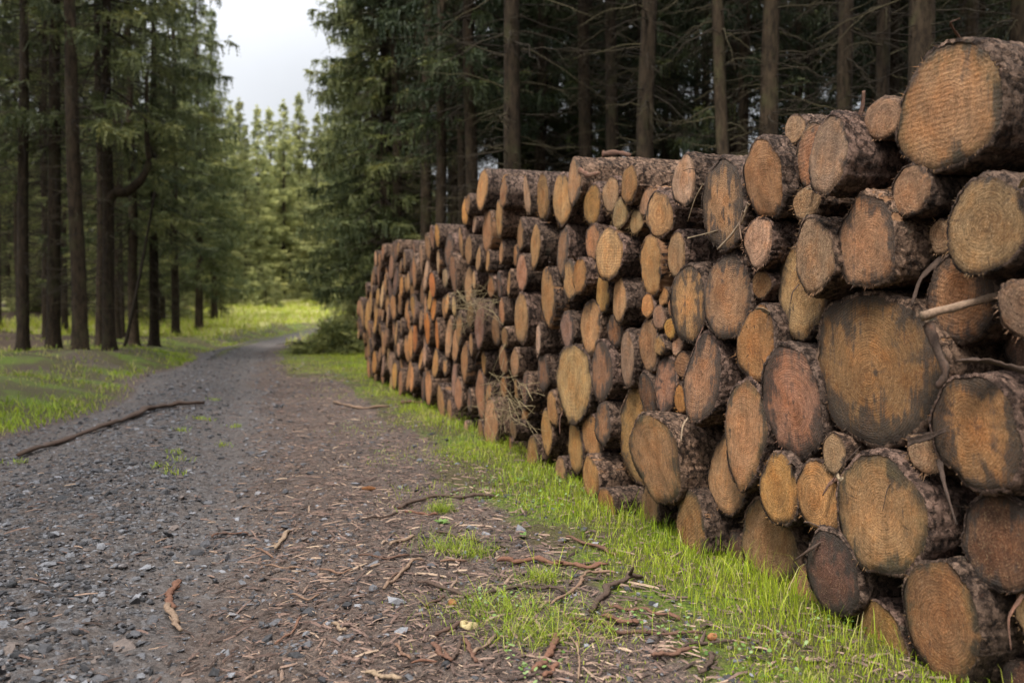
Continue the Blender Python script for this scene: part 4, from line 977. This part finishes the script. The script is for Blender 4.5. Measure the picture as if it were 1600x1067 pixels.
PROTO = {}
LIT = ('spruces along the left verge', 'spruces deep in the left wood')
def proto(kind, i, **k):
    tr = trunk_mesh('trunk', k['seed'], k['H'], k['d0'], k.get('wobble', .05))
    cr = crown_mesh('crown', k['seed'] + 100, k['H'], k['base'], k['rmax'], k['mat'], k.get('whorl', .42), k.get('nb', 6), k.get('droop', .35), k.get('tw', .05), k.get('dens', 1.0), k.get('shape', 'cone'), k.get('hang', .5))
    dd = dead_mesh('dead_branches', k['seed'] + 200, k['dz'][0], k['dz'][1], k['dl'], k['dn'], k['d0']) if k.get('dn') else None
    PROTO.setdefault(kind, []).append((tr, cr, dd))
for i in range(4):
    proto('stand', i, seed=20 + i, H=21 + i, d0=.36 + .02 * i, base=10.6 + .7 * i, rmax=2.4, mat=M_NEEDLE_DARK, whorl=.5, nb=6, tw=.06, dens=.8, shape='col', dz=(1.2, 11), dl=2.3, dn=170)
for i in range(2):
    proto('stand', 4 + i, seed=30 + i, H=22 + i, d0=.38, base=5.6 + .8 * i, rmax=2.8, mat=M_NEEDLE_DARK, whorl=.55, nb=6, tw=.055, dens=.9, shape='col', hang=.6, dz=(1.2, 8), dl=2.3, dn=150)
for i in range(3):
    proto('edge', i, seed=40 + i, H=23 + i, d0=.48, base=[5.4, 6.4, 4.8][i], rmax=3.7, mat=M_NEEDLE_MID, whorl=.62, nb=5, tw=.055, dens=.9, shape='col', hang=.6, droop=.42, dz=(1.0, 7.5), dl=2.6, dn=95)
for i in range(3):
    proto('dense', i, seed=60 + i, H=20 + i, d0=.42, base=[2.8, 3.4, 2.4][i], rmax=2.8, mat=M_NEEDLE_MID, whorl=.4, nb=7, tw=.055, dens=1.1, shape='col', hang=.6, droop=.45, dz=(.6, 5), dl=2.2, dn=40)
for i in range(3):
    proto('under', i, seed=110 + i, H=8 + 1.5 * i, d0=.15, base=.3, rmax=2.3, mat=M_NEEDLE_PALE, whorl=.4, nb=6, tw=.06, dens=.8, shape='cone', hang=.4, droop=.3)  # pale needle colour stands in for light showing between the trunks
for i in range(4):
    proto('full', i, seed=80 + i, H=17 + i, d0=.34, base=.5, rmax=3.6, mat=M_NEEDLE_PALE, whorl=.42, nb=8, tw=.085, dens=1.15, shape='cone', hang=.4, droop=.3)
for i in range(2):
    proto('young', i, seed=95 + i, H=3.2, d0=.07, base=.12, rmax=1.1, mat=M_NEEDLE_PALE, whorl=.2, nb=6, tw=.045, dens=1.5, shape='cone', hang=.2, droop=.1)

def tree(kind, v, X, Y, scale, rz, label, group, lean=(0, 0), z=None):
    r = bpy.data.objects.new({'young': 'young_spruce'}.get(kind, 'spruce_tree'), None); COL.objects.link(r)
    r.location = (X, Y, float(height(X, Y)) if z is None else z); r.rotation_euler = (lean[0], lean[1], rz); r.scale = (scale, scale, 1.0) if kind == 'stand' else (scale,) * 3
    r.empty_display_size = .2
    tr, cr, dd = PROTO[kind][v % len(PROTO[kind])]
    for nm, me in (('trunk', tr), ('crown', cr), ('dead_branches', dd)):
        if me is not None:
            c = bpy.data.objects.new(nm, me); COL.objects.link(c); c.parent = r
            if nm == 'crown' and kind == 'stand' and group in LIT:   # brighter side of the road: its light put in as lighter needles
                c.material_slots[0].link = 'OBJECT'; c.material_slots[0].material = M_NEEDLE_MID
    tag(r, label, 'spruce tree', group); return r

placed = []
def put(kind, px, Y, dia, label, group, v=None, lean=(0, 0), scale=None):
    X = (px - 800) / F_PX * Y
    base = {'stand': .39, 'edge': .48, 'dense': .42, 'full': .34, 'under': .15, 'young': .07}[kind]
    s = scale or max(.7, min(1.35, dia / base)); v = len(placed) if v is None else v
    placed.append((X, Y)); return tree(kind, v, X, Y, s, rng.uniform(0, 6.28), label, group, lean)
GL, GR, GF, GD = 'spruces along the left verge', 'spruces behind the log stack', 'spruces at the bend of the track', 'spruces deep in the left wood'
for px, Y, dia, kind, v, lab, lean in [
    (35, 24, .31, 'stand', 1, 'leftmost dark spruce trunk of the verge row', (0, -.03)), (85, 24.5, .33, 'stand', 3, 'second spruce trunk of the left verge row, leaning slightly', (0, -.035)),
    (123, 23, .37, 'stand', 2, 'thickest straight brown spruce trunk of the left verge row', (0, -.01)), (158, 27.6, .29, 'stand', 0, 'spruce trunk just right of the thickest one, with pale broken twigs', (0, 0)),
    (210, 30, .33, 'edge', 2, 'spruce trunk beside the thin leaning pole', (0, .01)), (241, 31, .29, 'edge', 1, 'rightmost slim spruce trunk of the left verge row', (0, .012)),
    (312, 46, .40, 'dense', 0, 'bushy spruce past the verge row, drooping towards the track', (0, 0)), (335, 58, .4, 'dense', 1, 'bushy spruce overhanging the far left of the track', (0, 0)), (275, 40, .36, 'edge', 2, 'spruce with hanging boughs behind the verge row', (0, 0))]:
    put(kind, px, Y, dia, lab, GL, v, lean)
# the twin with the big up-curving limb
X, Y = (172 - 800) / F_PX * 25, 25.0
tw = bpy.data.objects.new('spruce_tree', None); COL.objects.link(tw); tw.location = (X, Y, float(height(X, Y)))
tag(tw, 'dark forked spruce with a thick limb curving up to the right', 'spruce tree', GL)
c = bpy.data.objects.new('trunk', PROTO['stand'][1][0]); COL.objects.link(c); c.parent = tw; c.scale = (.85, .85, 1)
t = Tubes(); z0 = 1.35 + (533 - 43.5 - 305) / F_PX * Y - tw.location[2]
m_ = Y / F_PX
t.add(dense([(0, 0, z0 - .2), (.15, 0, z0 + .05), (30 * m_, 0, z0 + 4 * m_), (52 * m_, 0, z0 + 22 * m_), (63 * m_, .1, z0 + 50 * m_), (58 * m_, .1, z0 + 95 * m_), (60 * m_, .1, z0 + 190 * m_)], 6), np.concatenate([np.linspace(.13, .13, 14), np.linspace(.13, .04, 23)]), 10, .62, .03)
link('curved_limb', t.mesh('curved_limb', M_TRUNK), tw)
for nm, me in (('crown', PROTO['edge'][1][1]), ('dead_branches', PROTO['stand'][1][2])):
    c = bpy.data.objects.new(nm, me); COL.objects.link(c); c.parent = tw; c.rotation_euler.z = 1.2
# thin leaning pole
a, b = at_depth(193, 540, 28), at_depth(242, 300, 28); t = Tubes(); a[2] = float(height(a[0], a[1])) - .1
t.add(dense([a, (a + b) / 2 + [.05, 0, 0], b], 6), np.linspace(.06, .035, 13), 8, .2, .03)
tag(link('dead_sapling', t.mesh('dead_sapling', M_DEAD)), 'thin bare sapling leaning right against the verge spruces', 'dead tree')
# right forest, front trunks as in the photograph
for px, Y, dia, lab, lean in [
    (690, 23, .30, 'slim dark spruce trunk nearest the big bushy spruce', (0, 0)), (735, 21, .34, 'dark spruce trunk over the step in the stack', (0, 0)),
    (803, 17, .40, 'thick almost black spruce trunk behind the top step', (0, -.02)), (845, 24, .36, 'dim spruce trunk between the black one and a brown one', (0, 0)),
    (912, 20, .30, 'brown spruce trunk above the long smooth log', (0, 0)), (952, 19, .35, 'greenish spruce trunk with curving outline above the top logs', (0, .01)),
    (1012, 16.5, .33, 'straight grey-brown spruce trunk with snapped branches', (0, 0)), (1040, 26, .24, 'thin spruce trunk right of the straight grey-brown one', (0, 0)),
    (1100, 27, .22, 'thin dark spruce trunk against the bright gap', (0, 0)), (1118, 21, .30, 'dark spruce trunk left of the leaning greenish one', (0, 0)),
    (1152, 15.5, .22, 'leaning greenish spruce trunk behind the saw-lined log', (0, -.055)), (1190, 16, .36, 'thick dark spruce trunk right of the leaning one', (0, .02)),
    (1312, 15, .27, 'dark spruce trunk above the jutting log', (0, .01)), (1378, 14.5, .26, 'reddish spruce trunk left of the huge top log', (0, 0)),
    (1438, 13.5, .40, 'thick reddish spruce trunk rising behind the huge top log', (0, 0)), (1515, 16, .2, 'thin spruce trunk above the huge top log', (0, 0)), (1585, 15, .3, 'spruce trunk at the right rim of the wood', (0, 0)),
    (668, 27, .38, 'spruce trunk seen through dead boughs past the far end', (0, 0)), (620, 29, .36, 'spruce trunk half hidden by the bushy spruce', (0, 0))]:
    put('stand', px, Y, dia, lab, GR, 5 if px in (735, 845, 1040) else rng.choice([0, 1, 2, 3]), lean)
# big bushy spruces right of the sky gap
for px, Y, sc, v, lab in [(602, 30, 1.1, 0, 'big bushy spruce overhanging the far end of the stack'), (588, 38, 1.1, 1, 'tall bushy spruce beside the sky gap'), (650, 40, 1.0, 2, 'dark bushy spruce behind the far stack logs'), (562, 50, 1.0, 0, 'bushy spruce behind the brush pile'), (556, 62, 1.0, 2, 'bushy spruce deep behind the brush pile')]:
    put('dense', px, Y, 0, lab, GR, v, scale=sc)
# deeper right forest
k = 0; tries = 0
while k < 92 and tries < 8000:
    tries += 1
    Y = rng.uniform(18, 44); px = rng.uniform(600, 1760); X = (px - 800) / F_PX * Y
    if min(math.hypot(X - a, Y - b) for a, b in placed) < 2.0 or X < .5 - SL * Y + 5.0 and Y < 24: continue
    if px < 640 and Y < 30: continue
    put('stand', px, Y, rng.uniform(.20, .36), 'dark spruce trunk deep in the wood behind the log stack' if Y < 34 else 'faint spruce trunk far back in the wood behind the stack', GR, rng.choice([4, 5, 0, 1, 2, 3]) if Y < 32 else rng.choice([0, 1, 2, 3])); k += 1
# left wood behind the verge row
k = 0; tries = 0
while k < 20 and tries < 6000:
    tries += 1
    Y = rng.uniform(25, 46); px = rng.uniform(-120, 262); X = (px - 800) / F_PX * Y
    if float(edge_left(Y) - tcoord(X, Y)) < 3.6 or min(math.hypot(X - a, Y - b) for a, b in placed) < 1.3: continue
    put('stand', px, Y, rng.uniform(.19, .30), 'slender bare-stemmed spruce just inside the left wood', GD, rng.choice([0, 1, 2, 3])); k += 1
k = 0; tries = 0
while k < 26 and tries < 6000:
    tries += 1
    Y = rng.uniform(27, 70); px = rng.uniform(-180, 310); X = (px - 800) / F_PX * Y
    e = float(edge_left(Y) - tcoord(X, Y))
    if e < 6 or min(math.hypot(X - a, Y - b) for a, b in placed) < 2.6: continue
    kind = 'stand' if rng.random() < .8 else 'dense'
    put(kind, px, Y, rng.uniform(.26, .42), 'spruce trunk in the wood behind the left verge row' if kind == 'stand' else 'bushy spruce filling the wood behind the left verge row', GD); k += 1
k = 0; tries = 0
while k < 15 and tries < 6000:
    tries += 1
    Y = rng.uniform(40, 74); px = rng.uniform(-120, 320); X = (px - 800) / F_PX * Y
    if float(edge_left(Y) - tcoord(X, Y)) < 6.5 or min(math.hypot(X - a, Y - b) for a, b in placed) < 1.6: continue
    put('under', px, Y, 0, 'small bushy spruce growing between the trunks of the left wood', GD, k, scale=rng.uniform(.75, 1.2)); k += 1
# trees at the end of the track
for px, Y, sc, v, lab in [
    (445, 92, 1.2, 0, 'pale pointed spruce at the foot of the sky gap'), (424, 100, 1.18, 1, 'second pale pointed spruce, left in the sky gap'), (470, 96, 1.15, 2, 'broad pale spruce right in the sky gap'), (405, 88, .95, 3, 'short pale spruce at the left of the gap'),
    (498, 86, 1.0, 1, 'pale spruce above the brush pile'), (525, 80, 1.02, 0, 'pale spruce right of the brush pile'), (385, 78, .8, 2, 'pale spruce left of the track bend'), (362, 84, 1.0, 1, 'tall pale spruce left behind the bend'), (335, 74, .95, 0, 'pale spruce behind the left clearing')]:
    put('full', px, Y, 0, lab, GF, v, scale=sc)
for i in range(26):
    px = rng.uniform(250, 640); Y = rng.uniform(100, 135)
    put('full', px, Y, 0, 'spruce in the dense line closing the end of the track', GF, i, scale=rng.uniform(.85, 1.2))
for px, Y, sc, lab in [(395, 72, 1.0, 'young light green spruce left of the bend'), (416, 75, 1.1, 'young light green spruce at the bend'), (433, 74, .75, 'smallest young spruce at the bend'), (535, 42, 1.0, 'yellow-green young spruce behind the brush pile'), (552, 36, .9, 'yellow-green young spruce at the far end of the stack'), (345, 60, .9, 'young spruce in the left clearing')]:
    put('young', px, Y, 0, lab, 'young spruces near the bend', scale=sc)

for i in range(16):
    px = -60 + 24 * i + rng.uniform(-10, 10); Y = rng.uniform(76, 100)
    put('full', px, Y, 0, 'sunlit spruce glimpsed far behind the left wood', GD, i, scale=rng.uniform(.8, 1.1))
for i in range(8):
    px = 660 + 118 * i + rng.uniform(-20, 20); Y = rng.uniform(60, 78)
    put('full', px, Y, 0, 'spruce glimpsed at the far edge of the wood behind the stack', GR, i, scale=rng.uniform(.5, .7))
# unseen spruces added beside the camera to shade the scene, continuing the wood
for X, Y in [(7.5, 7), (9.5, 3.5), (8, .5), (7.2, -3.5), (10.5, -1), (11.5, 6.5), (13, 2), (9, -7), (12.5, -5), (14, 10.5), (16, 6), (15, -1.5), (10, 10.5), (6.8, -9), (18, 9)]:
    placed.append((X, Y)); tree('stand', int(rng.choice([4, 5, 0])), X, Y, rng.uniform(.85, 1.1), rng.uniform(0, 6.28), 'spruce of the wood to the right of the stack, out of view, added for shade', GR)
for X, Y in [(-8.5, 9), (-10.5, 13), (-9, 4.5), (-7.6, 0), (-11.5, 7), (-7.2, -5), (-10, -2.5), (-13.5, 11), (-12.5, 2), (-6.8, -10), (-12, 16.5), (-15, 18), (-16.5, 14)]:
    placed.append((X, Y)); tree('stand', int(rng.choice([1, 2, 3])), X, Y, rng.uniform(.9, 1.1), rng.uniform(0, 6.28), 'spruce of the left verge row nearest the viewer, out of view, added for shade', GL)
# brush pile of cut boughs
c = on_ground(515, 545); Yb = 30.0; cx = (517 - 800) / F_PX * Yb
n_ = 5200; u = rng.normal(0, 1, (n_, 3)); u = norm(u) * rng.random((n_, 1)) ** .33
P = u * np.array([1.15, .9, .85]); P[:, 2] = np.abs(P[:, 2]) * (1 - .25 * np.abs(P[:, 0])); P[:, 2] += .25 * np.sin(P[:, 0] * 4 + 1) * (P[:, 2] > .3)
Dv = norm(u * [1, 1, .4] + rng.normal(0, .5, (n_, 3)) + [.3, 0, -.25])
V, F, T = twig_ribbons(P, Dv, rng.uniform(.18, .5, n_), np.full(n_, .06), np.clip(.55 + .7 * (rng.random(n_) - .5), 0, 1))
bp = link('brush_pile', mesh_np('brush_pile', V, F, M_NEEDLE_MID, False, {'tint': T}), None, (cx, Yb, float(height(cx, Yb)) - .02))
tag(bp, 'heap of cut green spruce boughs past the far end of the stack', 'brush pile')
t = Tubes()
for _ in range(26):
    a = rng.uniform(0, 6.28); p = np.array([rng.uniform(-.8, .8), rng.uniform(-.6, .6), rng.uniform(.05, .5)]); d = np.array([math.cos(a), math.sin(a), rng.uniform(-.1, .5)]); t.add([p, p + d * .5, p + d * 1.0 - [0, 0, .1]], [.022, .016, .007], 5, rng.random())
link('cut_branches', t.mesh('cut_branches', M_DEAD), bp)

# ------------------------------------------------------------------ light
SUN_EL, SUN_AZ = 60, 206          # direction the light comes from, degrees clockwise from north (+Y)
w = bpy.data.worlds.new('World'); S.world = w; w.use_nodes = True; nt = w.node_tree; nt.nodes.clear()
def wn(t, **k):
    n = nt.nodes.new('ShaderNode' + t)
    for a, b in k.items(): setattr(n, a, b)
    return n
sky = wn('TexSky', sky_type='NISHITA'); sky.sun_disc = False; sky.sun_elevation = R(SUN_EL); sky.sun_rotation = R(SUN_AZ); sky.dust_density = 3; sky.altitude = 300
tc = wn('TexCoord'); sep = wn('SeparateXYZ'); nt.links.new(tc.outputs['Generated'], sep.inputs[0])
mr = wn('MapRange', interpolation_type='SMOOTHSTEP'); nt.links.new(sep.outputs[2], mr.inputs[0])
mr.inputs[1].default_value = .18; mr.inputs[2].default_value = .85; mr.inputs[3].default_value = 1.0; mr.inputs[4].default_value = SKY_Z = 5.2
nz = wn('TexNoise'); nt.links.new(tc.outputs['Generated'], nz.inputs['Vector']); nz.inputs['Scale'].default_value = 3.0; nz.inputs['Detail'].default_value = 5
mn = wn('MapRange'); nt.links.new(nz.outputs['Fac'], mn.inputs[0]); mn.inputs[1].default_value = .3; mn.inputs[2].default_value = .7; mn.inputs[3].default_value = .86; mn.inputs[4].default_value = 1.08
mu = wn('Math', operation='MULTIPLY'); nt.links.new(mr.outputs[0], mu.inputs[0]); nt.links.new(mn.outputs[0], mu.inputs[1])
mx = wn('Mix', data_type='RGBA'); mx.inputs[0].default_value = .88; nt.links.new(sky.outputs[0], mx.inputs[6]); mx.inputs[7].default_value = (4.15, 4.2, 4.3, 1)   # thin overcast over the blue
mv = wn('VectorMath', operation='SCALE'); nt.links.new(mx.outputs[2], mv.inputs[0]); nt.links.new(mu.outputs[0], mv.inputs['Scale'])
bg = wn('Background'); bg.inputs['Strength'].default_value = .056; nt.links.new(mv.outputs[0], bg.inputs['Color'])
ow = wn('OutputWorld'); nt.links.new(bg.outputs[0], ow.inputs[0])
sd = bpy.data.lights.new('sun', 'SUN'); sd.energy = 1.5; sd.angle = R(14); sd.color = (1, .95, .88)
so = bpy.data.objects.new('sun', sd); COL.objects.link(so)
el, az = R(SUN_EL), R(SUN_AZ)
dirv = Vector((math.sin(az) * math.cos(el), math.cos(az) * math.cos(el), math.sin(el)))
so.rotation_euler = dirv.to_track_quat('Z', 'Y').to_euler(); so.location = dirv * 40
vs = S.view_settings; vs.view_transform = 'Standard'; vs.look = 'None'; vs.gamma = 1; vs.exposure = 1.8
S.cycles.max_bounces = 6; S.cycles.diffuse_bounces = 3; S.cycles.transmission_bounces = 4; S.cycles.use_denoising = True
